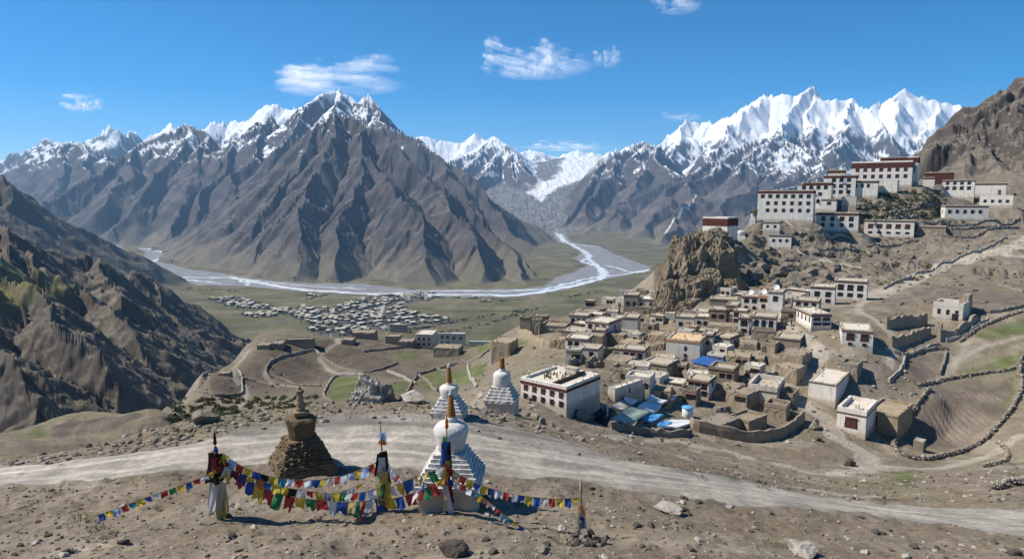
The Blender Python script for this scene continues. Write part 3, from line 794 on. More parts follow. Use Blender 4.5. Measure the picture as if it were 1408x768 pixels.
# ------------------------------------------------------------------ object helpers
def mat(name, col, rough=.9, var=.18, scale=2.0, col2=None, bump=.0, bscale=6.0, spec=.2, stain=None, vert=False, trans=0.0, metal=0.0, foot=None):
    m = bpy.data.materials.new(name); m.use_nodes = True
    t = m.node_tree; N = t.nodes; L = t.links; b = N['Principled BSDF']
    b.inputs['Roughness'].default_value = rough; b.inputs['Specular IOR Level'].default_value = spec; b.inputs['Metallic'].default_value = metal
    geo = N.new('ShaderNodeNewGeometry')
    src = geo.outputs['Position']
    n = N.new('ShaderNodeTexNoise'); n.inputs['Scale'].default_value = scale; n.inputs['Detail'].default_value = 6; n.inputs['Roughness'].default_value = .65
    if vert:
        mp = N.new('ShaderNodeMapping'); mp.inputs['Scale'].default_value = (1, 1, .22)
        L.new(src, mp.inputs[0]); L.new(mp.outputs[0], n.inputs['Vector'])
    else:
        L.new(src, n.inputs['Vector'])
    r = N.new('ShaderNodeMapRange'); r.inputs[1].default_value = .32; r.inputs[2].default_value = .68
    L.new(n.outputs['Fac'], r.inputs[0])
    mx = N.new('ShaderNodeMix'); mx.data_type = 'RGBA'
    c = np.array(col)
    mx.inputs[6].default_value = (*np.clip(c * (1 - var), 0, 1), 1)
    mx.inputs[7].default_value = (*(np.clip(c * (1 + var), 0, 1) if col2 is None else col2), 1)
    L.new(r.outputs[0], mx.inputs[0])
    cur = mx.outputs[2]
    if stain is not None:
        n2 = N.new('ShaderNodeTexNoise'); n2.inputs['Scale'].default_value = .45; n2.inputs['Detail'].default_value = 8; n2.inputs['Roughness'].default_value = .7
        L.new(src, n2.inputs['Vector'])
        r2 = N.new('ShaderNodeMapRange'); r2.inputs[1].default_value = .52; r2.inputs[2].default_value = .72; r2.inputs[4].default_value = .75
        L.new(n2.outputs['Fac'], r2.inputs[0])
        m2 = N.new('ShaderNodeMix'); m2.data_type = 'RGBA'; m2.inputs[7].default_value = (*stain, 1)
        L.new(r2.outputs[0], m2.inputs[0]); L.new(cur, m2.inputs[6]); cur = m2.outputs[2]
    if foot is not None:        # mud splashed up the foot of the wall
        tc = N.new('ShaderNodeTexCoord'); sx = N.new('ShaderNodeSeparateXYZ'); L.new(tc.outputs['Object'], sx.inputs[0])
        ad = N.new('ShaderNodeMath'); ad.operation = 'MULTIPLY_ADD'; ad.inputs[1].default_value = 1.6; ad.inputs[2].default_value = -.8; L.new(n.outputs['Fac'], ad.inputs[0])
        sb = N.new('ShaderNodeMath'); sb.operation = 'ADD'; L.new(sx.outputs['Z'], sb.inputs[0]); L.new(ad.outputs[0], sb.inputs[1])
        rf_ = N.new('ShaderNodeMapRange'); rf_.inputs[1].default_value = 1.1; rf_.inputs[2].default_value = .1; rf_.inputs[4].default_value = .7; L.new(sb.outputs[0], rf_.inputs[0])
        m4 = N.new('ShaderNodeMix'); m4.data_type = 'RGBA'; m4.inputs[7].default_value = (*foot, 1)
        L.new(rf_.outputs[0], m4.inputs[0]); L.new(cur, m4.inputs[6]); cur = m4.outputs[2]
        mp2 = N.new('ShaderNodeMapping'); mp2.inputs['Scale'].default_value = (2.6, 2.6, .12); L.new(src, mp2.inputs[0])
        n5 = N.new('ShaderNodeTexNoise'); n5.inputs['Scale'].default_value = 1.0; n5.inputs['Detail'].default_value = 5; L.new(mp2.outputs[0], n5.inputs['Vector'])
        r5 = N.new('ShaderNodeMapRange'); r5.inputs[1].default_value = .54; r5.inputs[2].default_value = .72; r5.inputs[4].default_value = .5; L.new(n5.outputs['Fac'], r5.inputs[0])
        m5 = N.new('ShaderNodeMix'); m5.data_type = 'RGBA'; m5.inputs[7].default_value = (*stain, 1)
        L.new(r5.outputs[0], m5.inputs[0]); L.new(cur, m5.inputs[6]); cur = m5.outputs[2]
    L.new(cur, b.inputs['Base Color'])
    if bump:
        n3 = N.new('ShaderNodeTexNoise'); n3.inputs['Scale'].default_value = bscale; n3.inputs['Detail'].default_value = 6; n3.inputs['Roughness'].default_value = .7
        L.new(src, n3.inputs['Vector'])
        bp = N.new('ShaderNodeBump'); bp.inputs['Strength'].default_value = bump; bp.inputs['Distance'].default_value = .15
        L.new(n3.outputs['Fac'], bp.inputs['Height']); L.new(bp.outputs[0], b.inputs['Normal'])
    if trans:
        tr = N.new('ShaderNodeBsdfTranslucent'); L.new(cur, tr.inputs['Color'])
        ms = N.new('ShaderNodeMixShader'); ms.inputs[0].default_value = trans
        L.new(b.outputs[0], ms.inputs[1]); L.new(tr.outputs[0], ms.inputs[2]); L.new(ms.outputs[0], N['Material Output'].inputs[0])
    return m
M = dict(
    white=mat('whitewash', (.69, .64, .57), .9, .12, 1.1, stain=(.47, .40, .31), bump=.25, bscale=3, vert=True, foot=(.30, .245, .18)),
    cream=mat('old_limewash', (.53, .49, .42), .9, .13, .9, stain=(.36, .29, .21), bump=.3, bscale=3, vert=True, foot=(.26, .21, .155)),
    mud=mat('mud_plaster', (.275, .222, .16), .95, .18, .8, stain=(.21, .165, .115), bump=.5, bscale=2.5),
    ochre=mat('ochre_mud', (.33, .262, .175), .95, .2, .8, stain=(.21, .165, .115), bump=.5, bscale=2.5),
    greymud=mat('grey_mud', (.25, .21, .165), .95, .2, .9, stain=(.17, .14, .11), bump=.6, bscale=2.5),
    roof=mat('beaten_earth_roof', (.42, .36, .275), .95, .13, .7, stain=(.31, .26, .19), bump=.5, bscale=3),
    paleroof=mat('pale_clay_roof', (.58, .52, .42), .95, .1, .7, stain=(.44, .38, .29), bump=.3, bscale=3),
    whiteroof=mat('whitened_roof', (.68, .66, .62), .9, .08, .7, stain=(.52, .49, .44)),
    orangeroof=mat('orange_clay_roof', (.60, .41, .23), .9, .1, .6, stain=(.5, .38, .25)),
    orange=mat('orange_cornice', (.42, .19, .07), .9, .15, 1.0),
    red=mat('red_brushwood_frieze', (.095, .033, .025), .95, .3, 4.0, bump=.8, bscale=14),
    brown=mat('dark_brown_frieze', (.10, .06, .042), .95, .3, 4.0, bump=.8, bscale=14),
    pane=mat('dark_window', (.022, .020, .022), .35, .3, 2.0, spec=.4),
    redpane=mat('red_shutter', (.095, .036, .026), .6, .3, 5.0),
    frame=mat('black_window_surround', (.035, .027, .025), .9, .2, 3.0),
    lintel=mat('painted_lintel', (.24, .10, .06), .9, .25, 6.0),
    wood=mat('weathered_wood', (.13, .09, .06), .9, .3, 6.0, bump=.4),
    stone=mat('field_stone', (.23, .195, .155), .95, .3, 1.6, stain=(.14, .12, .10), bump=.8, bscale=5),
    palestone=mat('pale_stone', (.36, .325, .275), .95, .25, 1.6, stain=(.25, .21, .16), bump=.7, bscale=4),
    darkstone=mat('dark_stone', (.10, .085, .07), .95, .35, 2.0, bump=.8, bscale=6),
    cliff=mat('cliff_rock', (.20, .158, .108), .95, .35, .35, stain=(.10, .082, .064), bump=1.0, bscale=1.4),
    slope=mat('slope_rock', (.19, .162, .125), .95, .3, .5, stain=(.12, .105, .08), bump=.9, bscale=1.6),
    stupawhite=mat('thick_limewash', (.60, .57, .53), .9, .14, 2.6, stain=(.38, .33, .27), bump=.6, bscale=6),
    stupabase=mat('worn_limewash', (.52, .46, .38), .9, .12, 1.6, stain=(.33, .26, .19), bump=.6, bscale=5),
    spire=mat('ochre_spire_rings', (.27, .125, .035), .75, .25, 6.0, bump=.4),
    stupastone=mat('stacked_slab_stone', (.20, .145, .085), .95, .35, 4.0, stain=(.11, .08, .052), bump=1.0, bscale=8),
    stupamud=mat('sunbaked_mud', (.27, .195, .115), .95, .2, 3.0, stain=(.17, .125, .08), bump=.7, bscale=7),
    ibl=mat('blue_tarpaulin', (.03, .10, .30), .55, .2, 1.5, bump=.4, bscale=3, spec=.35),
    sky=mat('bright_blue_tarpaulin', (.10, .33, .62), .55, .15, 1.5, bump=.3, bscale=3),
    green=mat('faded_green_tarpaulin', (.30, .385, .315), .7, .12, .9, bump=.3, bscale=3),
    whitet=mat('white_tarpaulin', (.68, .69, .70), .7, .08, .9, bump=.4, bscale=2.5),
    navy=mat('navy_cloth', (.018, .024, .055), .8, .3, 2.0, bump=.8),
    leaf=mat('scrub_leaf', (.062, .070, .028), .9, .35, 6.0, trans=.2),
    dryleaf=mat('dry_scrub', (.15, .125, .06), .9, .35, 6.0, trans=.15),
    treeleaf=mat('tree_leaf', (.075, .115, .025), .8, .35, 3.0, trans=.3),
    fartree=mat('far_tree_leaf', (.03, .038, .03), .95, .35, .06),
    skin=mat('skin', (.32, .2, .14), .6), coat=mat('dark_coat', (.04, .035, .04), .9), coat2=mat('maroon_robe', (.14, .03, .03), .9),
)
CLOTH = {k: mat(k + '_flag_cloth', c, .85, .14, 9.0, trans=.35) for k, c in dict(
    blue=(.03, .085, .30), white=(.62, .64, .68), red=(.38, .05, .045), green=(.045, .18, .075), yellow=(.60, .44, .06),
    black=(.02, .015, .016), maroon=(.16, .02, .03), teal=(.05, .22, .28), pale=(.33, .44, .62), cream=(.5, .42, .28), orange=(.6, .19, .05)).items()}

CLOTH2 = {}
for k, m_ in list(CLOTH.items()):
    c_ = m_.node_tree.nodes['Mix'].inputs[6].default_value
    CLOTH2[k] = mat('faded_' + k + '_flag_cloth', [c_[i] / .86 * .55 + (.36, .33, .28)[i] * .45 for i in range(3)], .85, .2, 9.0, trans=.4)
def tag(o, label=None, cat=None, group=None, kind=None):
    if label: o['label'] = label
    if cat: o['category'] = cat
    if group: o['group'] = group
    if kind: o['kind'] = kind
    return o
def empty(name, loc, rz=0.0):
    o = bpy.data.objects.new(name, None); COL.objects.link(o)
    o.location = loc; o.rotation_euler = (0, 0, rz); o.empty_display_size = .3
    return o
def link(name, me, parent=None, loc=None, rz=None):
    o = bpy.data.objects.new(name, me); COL.objects.link(o)
    if parent is not None: o.parent = parent
    if loc is not None: o.location = loc
    if rz is not None: o.rotation_euler = (0, 0, rz)
    return o
def copy_tree(o, parent=None):
    c = o.copy(); COL.objects.link(c); c.parent = parent
    for ch in list(o.children): copy_tree(ch, c)
    return c
class MB:
    def __init__(s): s.v = []; s.f = []; s.mi = []; s.mats = []; s.sm = []
    def add(s, vs, fs, m=None, smooth=False):
        k = len(s.v); s.v += [tuple(map(float, q)) for q in vs]
        if m not in s.mats: s.mats.append(m)
        i = s.mats.index(m)
        for f in fs: s.f.append(tuple(k + j for j in f)); s.mi.append(i); s.sm.append(smooth)
    def box(s, a, b, m=None, taper=0.0, taperx=None):
        (x0, y0, z0), (x1, y1, z1) = a, b
        tx = taper if taperx is None else taperx
        cx = (x0 + x1) / 2; cy = (y0 + y1) / 2
        def T(x, y, t): return (cx + (x - cx) * (1 - t), cy + (y - cy) * (1 - t))
        q = [(x0, y0), (x1, y0), (x1, y1), (x0, y1)]
        vs = [(*p, z0) for p in q] + [(*T(*p, tx), z1) for p in q]
        s.add(vs, [(0, 3, 2, 1), (4, 5, 6, 7), (0, 1, 5, 4), (1, 2, 6, 5), (2, 3, 7, 6), (3, 0, 4, 7)], m)
    def quadprism(s, q, z0, z1, m=None):
        n = len(q)
        vs = [(p[0], p[1], z0) for p in q] + [(p[0], p[1], z1) for p in q]
        s.add(vs, [tuple(range(n))[::-1], tuple(range(n, 2 * n))] + [(i, (i + 1) % n, n + (i + 1) % n, n + i) for i in range(n)], m)
    def tube(s, pts, r, n=6, m=None, r1=None):
        pts = [Vector(p) for p in pts]; N = len(pts); vs = []; fs = []
        for i, p in enumerate(pts):
            d = (pts[min(i + 1, N - 1)] - pts[max(i - 1, 0)]).normalized()
            u = d.orthogonal().normalized() if abs(d.z) > .9 else d.cross(Vector((0, 0, 1))).normalized()
            w = d.cross(u); rr = r if r1 is None else r + (r1 - r) * i / max(N - 1, 1)
            for k in range(n):
                a = 2 * math.pi * k / n
                vs.append(p + (u * math.cos(a) + w * math.sin(a)) * rr)
        for i in range(N - 1):
            for k in range(n):
                fs.append((i * n + k, i * n + (k + 1) % n, (i + 1) * n + (k + 1) % n, (i + 1) * n + k))
        fs.append(tuple(range(n))[::-1]); fs.append(tuple((N - 1) * n + k for k in range(n)))
        s.add(vs, fs, m, True)
    def lathe(s, prof, n=24, m=None, smooth=True, c=(0, 0), wob=0.0):
        vs = []; fs = []; N = len(prof)
        for i, (r, z) in enumerate(prof):
            for k in range(n):
                a = 2 * math.pi * k / n
                rr = r * (1 + wob * math.sin(a * 3 + i * 1.7) * .5 + wob * random.uniform(-.5, .5))
                vs.append((c[0] + rr * math.cos(a), c[1] + rr * math.sin(a), z))
        for i in range(N - 1):
            for k in range(n):
                fs.append((i * n + k, i * n + (k + 1) % n, (i + 1) * n + (k + 1) % n, (i + 1) * n + k))
        fs.append(tuple(range(n))[::-1]); fs.append(tuple((N - 1) * n + k for k in range(n)))
        s.add(vs, fs, m, smooth)
    def rock(s, c, sz, m=None, seed=0, sub=1, rough=.25, flat=.7):
        vs, fs = ICO[sub]
        rr = np.random.default_rng(seed)
        off = rr.uniform(-50, 50, 3)
        f = noise3(vs * 1.1 + off) * rough * 1.3 + noise3(vs * 2.7 + off) * rough * .6
        if sub >= 3: f = f + noise3(vs * 6.1 + off) * rough * .3
        q = vs.copy()
        for _ in range(11 if sub >= 1 else 5):
            nn_ = rr.normal(0, 1, 3); nn_ /= np.linalg.norm(nn_); dd_ = rr.uniform(.5, .86); ex = np.maximum(q @ nn_ - dd_, 0); q = q - ex[:, None] * nn_
        p = q * (1.12 + f[:, None] * (.55 if sub >= 1 else 1))
        a = rr.uniform(0, 6.28); ca, sa = math.cos(a), math.sin(a)
        p = p * np.array([1, rr.uniform(.65, .95), flat * rr.uniform(.8, 1.1)])
        p = np.stack([p[:, 0] * ca - p[:, 1] * sa, p[:, 0] * sa + p[:, 1] * ca, p[:, 2]], 1) * sz + np.asarray(c)
        s.add(p, fs, m, sub >= 5)
    def mesh(s, name, mats=None):
        me = bpy.data.meshes.new(name); me.from_pydata(s.v, [], s.f)
        for m in s.mats: me.materials.append(M[m] if isinstance(m, str) else m)
        me.polygons.foreach_set('material_index', s.mi); me.polygons.foreach_set('use_smooth', s.sm)
        me.update(); return me
    def build(s, name, parent=None, loc=None, rz=None): return link(name, s.mesh(name), parent, loc, rz)
def noise3(p):
    p = np.asarray(p, float); i = np.floor(p).astype(int); f = p - i; u = f * f * (3 - 2 * f)
    def h(dx, dy, dz):
        k = _P[_P[_P[(i[:, 0] + dx) & 255] + ((i[:, 1] + dy) & 255)] + ((i[:, 2] + dz) & 255)]
        return k / 127.5 - 1.0
    def L(a, b, t): return a + (b - a) * t
    x = [[L(h(0, dy, dz), h(1, dy, dz), u[:, 0]) for dy in (0, 1)] for dz in (0, 1)]
    return L(L(x[0][0], x[0][1], u[:, 1]), L(x[1][0], x[1][1], u[:, 1]), u[:, 2])
ICO = {}
for _s in range(0, 6):
    _b = bmesh.new(); bmesh.ops.create_icosphere(_b, subdivisions=_s + 1, radius=1.0)
    ICO[_s] = (np.array([v.co[:] for v in _b.verts]), [tuple(v.index for v in f.verts) for f in _b.faces]); _b.free()

# ------------------------------------------------------------------ houses
WIN = {}
def window_meshes(w, h, pane, surround):
    k = (round(w, 2), round(h, 2), pane, surround)
    if k not in WIN:
        f = MB(); sw = w * (.16 if surround else .08)
        # surround widens towards the sill, as painted round these windows
        z0, z1 = -h / 2 - sw * .5, h / 2 + sw * .3
        q = [(-w / 2 - sw, z0), (w / 2 + sw, z0), (w / 2 + sw * .55, z1), (-w / 2 - sw * .55, z1)]
        f.add([(x, -.05, z) for x, z in q] + [(x, .12, z) for x, z in q], [(0, 1, 2, 3), (4, 7, 6, 5), (0, 4, 5, 1), (1, 5, 6, 2), (2, 6, 7, 3), (3, 7, 4, 0)], 'frame')
        p = MB(); p.box((-w / 2, -.065, -h / 2), (w / 2, -.04, h / 2), pane)
        p.box((-.03 * w - .02, -.085, -h / 2), (.03 * w + .02, -.066, h / 2), 'frame')
        l = MB(); l.box((-w * .62, -.2, h / 2 + .05), (w * .62, .02, h / 2 + .05 + max(.07, h * .09)), 'lintel')
        WIN[k] = (f.mesh('window'), p.mesh('pane'), l.mesh('lintel'))
    return WIN[k]
HOUSES = {}
def add_window(root, x, y, z, w, h, rz, pane='pane', surround=True, lintel=True):
    f, p, l = window_meshes(w, h, pane, surround)
    o = link('window', f, root, (x, y, z), rz); link('pane', p, o)
    if lintel: link('lintel', l, o)
def house(label, px, py, w, h, rot=10, D=7.0, wall='white', roof='roof', band='brown', wins=(), side=(), Y=None, par=.35, name='house', cat='house', group=None, door=None, bandh=.5, ww=None, pane='pane', low=4.0, flat=None, roofless=False, lintel=True, drop=0.0, clutter=.8):
    """px, py: foot of the front wall's middle; w, h: its apparent width and height in pixels; rot: how far the front is turned to the left"""
    P = hit(px, py, 58) if Y is None else at(px, py, Y)
    dist = math.hypot(P[0], P[1])
    va = math.atan2(P[0], P[1])
    W_ = w / FPX * P[1] / max(.35, math.cos(R(rot))) ; H = h / FPX * P[1] * 1.02
    rz = -va - R(rot)
    root = empty(name, tuple(P), rz)
    tag(root, label, cat, group)
    bt = .025
    b = MB(); hw = W_ / 2
    t = bt
    worn = wall in ('mud', 'ochre', 'greymud') or roofless
    jr = random.Random(sum(map(ord, label)))
    # walls with a slight batter, standing deep enough to meet the slope
    if worn and not band:
        n_ = 7; ring = []
        for q0, q1 in (((-hw, 0), (hw, 0)), ((hw, 0), (hw, D)), ((hw, D), (-hw, D)), ((-hw, D), (-hw, 0))):
            for k in range(n_):
                f_ = k / n_; ring.append((q0[0] + (q1[0] - q0[0]) * f_, q0[1] + (q1[1] - q0[1]) * f_))
        N_ = len(ring); vs_ = []
        for zz in (-low, H * .35, H * .75, H):
            for x_, y_ in ring:
                sc_ = 1 - t * 1.6 * max(zz, 0) / H; jz = jr.uniform(-.16, .10) * (zz == H)
                vs_.append((x_ * sc_ + jr.uniform(-.07, .07), D / 2 + (y_ - D / 2) * sc_ + jr.uniform(-.07, .07), zz + jz))
        b.add(vs_, [(l_ * N_ + i_, l_ * N_ + (i_ + 1) % N_, (l_ + 1) * N_ + (i_ + 1) % N_, (l_ + 1) * N_ + i_) for l_ in range(3) for i_ in range(N_)] + [tuple(3 * N_ + i_ for i_ in range(N_))], wall)
    else:
        b.box((-hw, 0, -low), (hw, D, H), wall, taper=t)
    b.build('wall', root)
    ix = hw * (1 - t); iy0 = D * t / 2; iy1 = D - iy0
    th = min(.4, W_ * .08)
    if not roofless:
        r_ = MB()
        if worn and not band:      # a mud roof lipping unevenly over its walls
            m_ = 8; ring = []
            for q0, q1 in (((-ix, iy0), (ix, iy0)), ((ix, iy0), (ix, iy1)), ((ix, iy1), (-ix, iy1)), ((-ix, iy1), (-ix, iy0))):
                for k in range(m_): ring.append((q0[0] + (q1[0] - q0[0]) * k / m_ + jr.uniform(-.12, .12), q0[1] + (q1[1] - q0[1]) * k / m_ + jr.uniform(-.12, .12)))
            N_ = len(ring); cx_, cy_ = 0, (iy0 + iy1) / 2
            vs_ = [(x_ * 1.03, cy_ + (y_ - cy_) * 1.03, H - .05 + jr.uniform(-.05, .05)) for x_, y_ in ring] + [(x_, y_, H + .16 + jr.uniform(-.07, .07)) for x_, y_ in ring] + [(x_ * .8, cy_ + (y_ - cy_) * .8, H + .12 + jr.uniform(-.04, .04)) for x_, y_ in ring] + [(0, cy_, H + .10)]
            r_.add(vs_, [(l_ * N_ + i_, l_ * N_ + (i_ + 1) % N_, (l_ + 1) * N_ + (i_ + 1) % N_, (l_ + 1) * N_ + i_) for l_ in range(2) for i_ in range(N_)] + [(2 * N_ + i_, 2 * N_ + (i_ + 1) % N_, 3 * N_) for i_ in range(N_)], roof)
        else:
            r_.box((-ix + th, iy0 + th, H + .003), (ix - th, iy1 - th, H + .06), roof); r_.build('roof', root)
    if par > 0 and worn and not band and par < .3: par_ = 0
    else: par_ = par
    if par_ > 0:
        pr = MB(); z0, z1 = H + .002, H + par
        pr.box((-ix - .03, iy0 - .03, z0), (ix + .03, iy0 + th, z1), wall if not band else 'roof' if par < .5 else wall)
        pr.box((-ix - .03, iy1 - th, z0), (ix + .03, iy1 + .03, z1), wall if not band else 'roof' if par < .5 else wall)
        pr.box((-ix - .03, iy0 + th + .002, z0), (-ix + th, iy1 - th - .002, z1 - .01), wall if not band else 'roof' if par < .5 else wall)
        pr.box((ix - th, iy0 + th + .002, z0), (ix + .03, iy1 - th - .002, z1 - .01), wall if not band else 'roof' if par < .5 else wall)
        pr.build('parapet', root)
    if band:
        c = MB(); z0, z1 = H - bandh, H - .012; e = .10
        k0 = 1 - t
        c.box((-ix - e, iy0 - e, z0), (ix + e, iy0 + .02, z1), band); c.box((-ix - e, iy1 - .02, z0), (ix + e, iy1 + e, z1), band)
        c.box((-ix - e, iy0 + .021, z0), (-ix + .02, iy1 - .021, z1), band); c.box((ix - .02, iy0 + .021, z0), (ix + e, iy1 - .021, z1), band)
        c.build('cornice', root)
    for n, fz, sw, sh, *rest in wins:
        x0, x1 = rest[:2] if len(rest) >= 2 else (.06, .94)
        pn = rest[2] if len(rest) > 2 else pane
        for i in range(n):
            fx = x0 + (x1 - x0) * (i + .5) / n
            z = H * fz
            add_window(root, -hw * (1 - t * fz) * (1 - 2 * fx), D * t * .5 * fz - .01, z, sw / FPX * P[1], sh / FPX * P[1], 0, pn, lintel=lintel)
    for n, fz, sw, sh, *rest in side:
        s = 1 if rot >= 0 else -1
        for i in range(n):
            y = D * (i + .5) / n; z = H * fz
            add_window(root, s * (hw * (1 - t * fz) + .01), y, z, sw / FPX * P[1], sh / FPX * P[1], R(90) * s, pane, lintel=lintel)
    if clutter and not roofless:
        c_ = MB(); zc = H + (par_ if par_ > 0 else .12)
        for k in range(int(clutter * (W_ + D) * 1.6)):
            e_ = jr.random(); q_ = jr.uniform(-1, 1)
            x_, y_ = ((q_ * ix, iy1 - .15) if e_ < .45 else (q_ * ix, iy0 + .15) if e_ < .6 else ((ix - .15) * jr.choice((-1, 1)), D / 2 + q_ * D * .47)) if jr.random() < .85 else (q_ * ix * .8, D / 2 + jr.uniform(-.4, .4) * D)
            c_.rock((x_, y_, zc + .03), jr.uniform(.09, .24), jr.choice(('wood', 'stone', 'palestone', 'whitet' if cat.startswith('mon') else 'stone')), jr.randint(1, 9999), 0, .4, .8)
        if c_.v: c_.build('roof_clutter', root)['kind'] = 'stuff'
    if door:
        fx, dw, dh = door
        d_ = MB(); dw *= P[1] / FPX; dh *= P[1] / FPX; x = -hw + W_ * fx
        d_.box((x - dw / 2, -.06, -.3), (x + dw / 2, .1, dh), 'wood'); d_.build('door', root)
    HOUSES[label] = (root, P, W_, D, H, rz)
    return root
def on_roof(key, u, v, dz=0.0):
    """a point on a house roof: u across the front (0..1), v front to back (0..1)"""
    root, P, W_, D, H, rz = HOUSES[key]
    x = (u - .5) * W_ * .9; y = D * (.06 + .88 * v)
    return (P[0] + x * math.cos(rz) - y * math.sin(rz), P[1] + x * math.sin(rz) + y * math.cos(rz), P[2] + H + .06 + dz)
# ------------------------------------------------------------------ the monastery
G_MON = 'whitewashed monastery buildings on the hill'
def mon(label, *a, **k):
    k.setdefault('name', 'monastery_building'); k.setdefault('cat', 'monastery building'); k.setdefault('group', G_MON); k.setdefault('low', 7)
    return house(label, *a, **k)
mon('great assembly hall, red friezed and highest on the monastery hill', 1210, 256, 74, 31, 4, 14, band='red', bandh=2.6, Y=334, wins=[(7,.70,3.6,4.4,.04,.96,'redpane'),(7,.42,3.4,4.2,.04,.96)], par=.8)
mon('narrow tall white tower with red top joined to the assembly hall', 1253, 251, 13, 33, 4, 12, band='red', bandh=2.6, Y=338, wins=[(2,.5,1.2,9)], par=.5)
mon('red upper pavilion rising behind the roof of the great hall', 1230, 246, 38, 28, 4, 8, wall='red', band='brown', Y=345, par=.3)
mon('white three-storey wing of black windows between hall and left blocks', 1153, 273, 40, 30, 4, 12, Y=318, wins=[(3,.82,3.9,4.6,.2,.9),(3,.56,3.9,4.4,.2,.9),(3,.30,3.7,4.2,.2,.9)], band='red', bandh=1.0)
mon('low white wing with three windows below the great hall', 1188, 271, 32, 21, 4, 9, Y=314, wins=[(3,.72,2.8,4.2,.05,.75)], band='brown', bandh=.8)
mon('blank white retaining block under the great hall windows', 1217, 265, 28, 16, 6, 9, Y=318, band=None, par=.3)
mon('white stepped wing with five upper windows behind the long left block', 1118, 289, 43, 36, 5, 12, Y=304, wins=[(4,.84,3.8,4.4,.08,.94),(3,.60,3.6,4,.04,.8),(2,.33,3.4,4,.1,.8)], band='red', bandh=1.0)
mon('long white left block, four storeys of small dark windows above the cliff', 1078, 304, 72, 40, 6, 12, Y=279, wins=[(7,.83,3.9,4.2,.02,.98),(6,.60,3.4,4.2,.12,.98),(6,.36,3.3,4,.12,.98)], side=[(1,.6,2,4)], band='red', bandh=.9)
mon('tiny white house with one window between the two lower blocks', 1139, 291, 19, 16, 4, 6, Y=296, wins=[(1,.70,3.8,3.6)], band='brown', bandh=.5)
mon('square white lower block with eight windows and dark railing on the roof', 1150, 318, 53, 24, 3, 10, Y=282, wins=[(4,.70,4.4,5.4),(4,.36,3.8,4.4)], band='red', bandh=.8)
mon('long low white building with five red shuttered windows below the garland', 1221, 326, 61, 22, 3, 8, wins=[(5,.66,5,5.4,.04,.96,'redpane'),(5,.28,4,2.2,.04,.96)], band='brown', bandh=.5)
mon('single-storey white house with three windows on the rocks', 1072, 342, 29, 18, 4, 6, wins=[(3,.62,2.8,3.4)], band='brown', bandh=.5)
mon('white two-row eight-window building right of the long garland', 1316, 272, 38, 23, 3, 9, Y=336, wins=[(4,.84,3,3.4),(4,.56,3.6,4)], band='brown', bandh=.6)
mon('plain white building with a single dark doorway near the bare hill', 1357, 269, 42, 16, 3, 8, Y=346, band='red', bandh=.7, door=(.82, 3.4, 8))
mon('small white four-window house with white merlons on its roof', 1369, 284, 38, 14, 2, 7, Y=318, wins=[(4,.52,2.8,3.4)], band=None, par=.5)
mon('white five-window house whose left end wall shows', 1328, 303, 50, 19, -14, 8, Y=300, wins=[(5,.62,3,4.4,.02,.9)], side=[(1,.6,2,4)], band='brown', bandh=.5)
mon('red walled chapel behind the small white gatehouse', 1290, 252, 34, 14, 3, 9, Y=362, wall='red', band='brown', par=.4)
mon('small white gatehouse right of the assembly hall', 1276, 259, 14, 14, 3, 6, Y=350, band='red', bandh=.7)
mon('small dark roofed lantern pavilion standing on the three-storey wing', 1150, 247, 21, 12, 4, 6, Y=324, wall='cream', band='red', bandh=1.2, low=8)
mon('white domed looking store tucked behind the square lower block', 1167, 284, 18, 13, 4, 6, Y=300, wall='cream', band=None, par=.2)
mon('low mud annex under the right end of the long left block', 1104, 309, 22, 10, 4, 5, Y=282, wall='mud', band='brown', bandh=.4, wins=[(2,.5,2,3)])
mon('white two-window lodge between the left block and single-storey house', 1060, 318, 22, 12, 6, 5, Y=268, band='brown', bandh=.4, wins=[(2,.55,2.4,3)])
mon('long mud stable right of the five red shuttered windows', 1280, 322, 34, 10, 4, 6, Y=284, wall='mud', band='brown', bandh=.4, door=(.4, 3, 6))
house('small white temple with deep red frieze alone on the cliff top', 982, 331, 33, 30, 28, 8, Y=236, band='red', bandh=2.6, wins=[(3,.80,3.2,4)], side=[(1,.8,3,4)], name='temple', cat='temple', low=5, par=.5)

# ------------------------------------------------------------------ the village
def vil(label, *a, **k):
    k.setdefault('group', 'houses of the hillside village')
    return house(label, *a, **k)
HS = 'white two-storey house with red cornice and drying bundles on its roof'
vil(HS, 746, 556, 66, 28, 36, 9.5, band='red', bandh=.38, wins=[(5,.68,5.6,7,.02,.98,'redpane'),(5,.25,5,6.4,.02,.98)], roof='paleroof', par=.5, door=None)
vil('low mud shed running behind the white bundle-roofed house', 840, 548, 10, 14, 36, 8.5, wall='cream', roof='paleroof', band=None, par=.2, side=[(1,.4,2.6,6)])
vil('two-storey stone house with a row of dark windows near the village edge', 820, 470, 33, 27, 25, 8.5, wall='cream', roof='paleroof', band='brown', bandh=.3, wins=[(3,.78,4.6,5.4),(2,.40,4.6,5.4,.36,.98)], side=[(1,.7,2.5,7)])
vil('windowless mud annex in front of the stone window house', 807, 482, 44, 22, 14, 4.5, wall='mud', roof='roof', band=None, par=.25)
vil('blank white cube house behind the bare mud house', 866, 461, 21, 24, 8, 7, wall='cream', roof='roof', band='brown', bandh=.25)
vil('old house with three tall window bays on the valley rim', 795, 450, 27, 16, 14, 6, wall='cream', roof='roof', band='brown', bandh=.3, wins=[(3,.5,3.6,8)])
vil('round cornered flat roof house on the rim behind the window bays', 808, 441, 26, 12, 12, 7, wall='mud', roof='paleroof', band=None)
vil('ruined brown tower with brush on its top at the village edge', 722, 458, 15, 21, 10, 4, wall='ochre', roof='greymud', band='brown', bandh=.25, par=.5)
vil('slim ruined mud pillar house beside the brush-topped tower', 737, 461, 12, 20, 10, 3.5, wall='ochre', roof='greymud', band=None, par=.5)
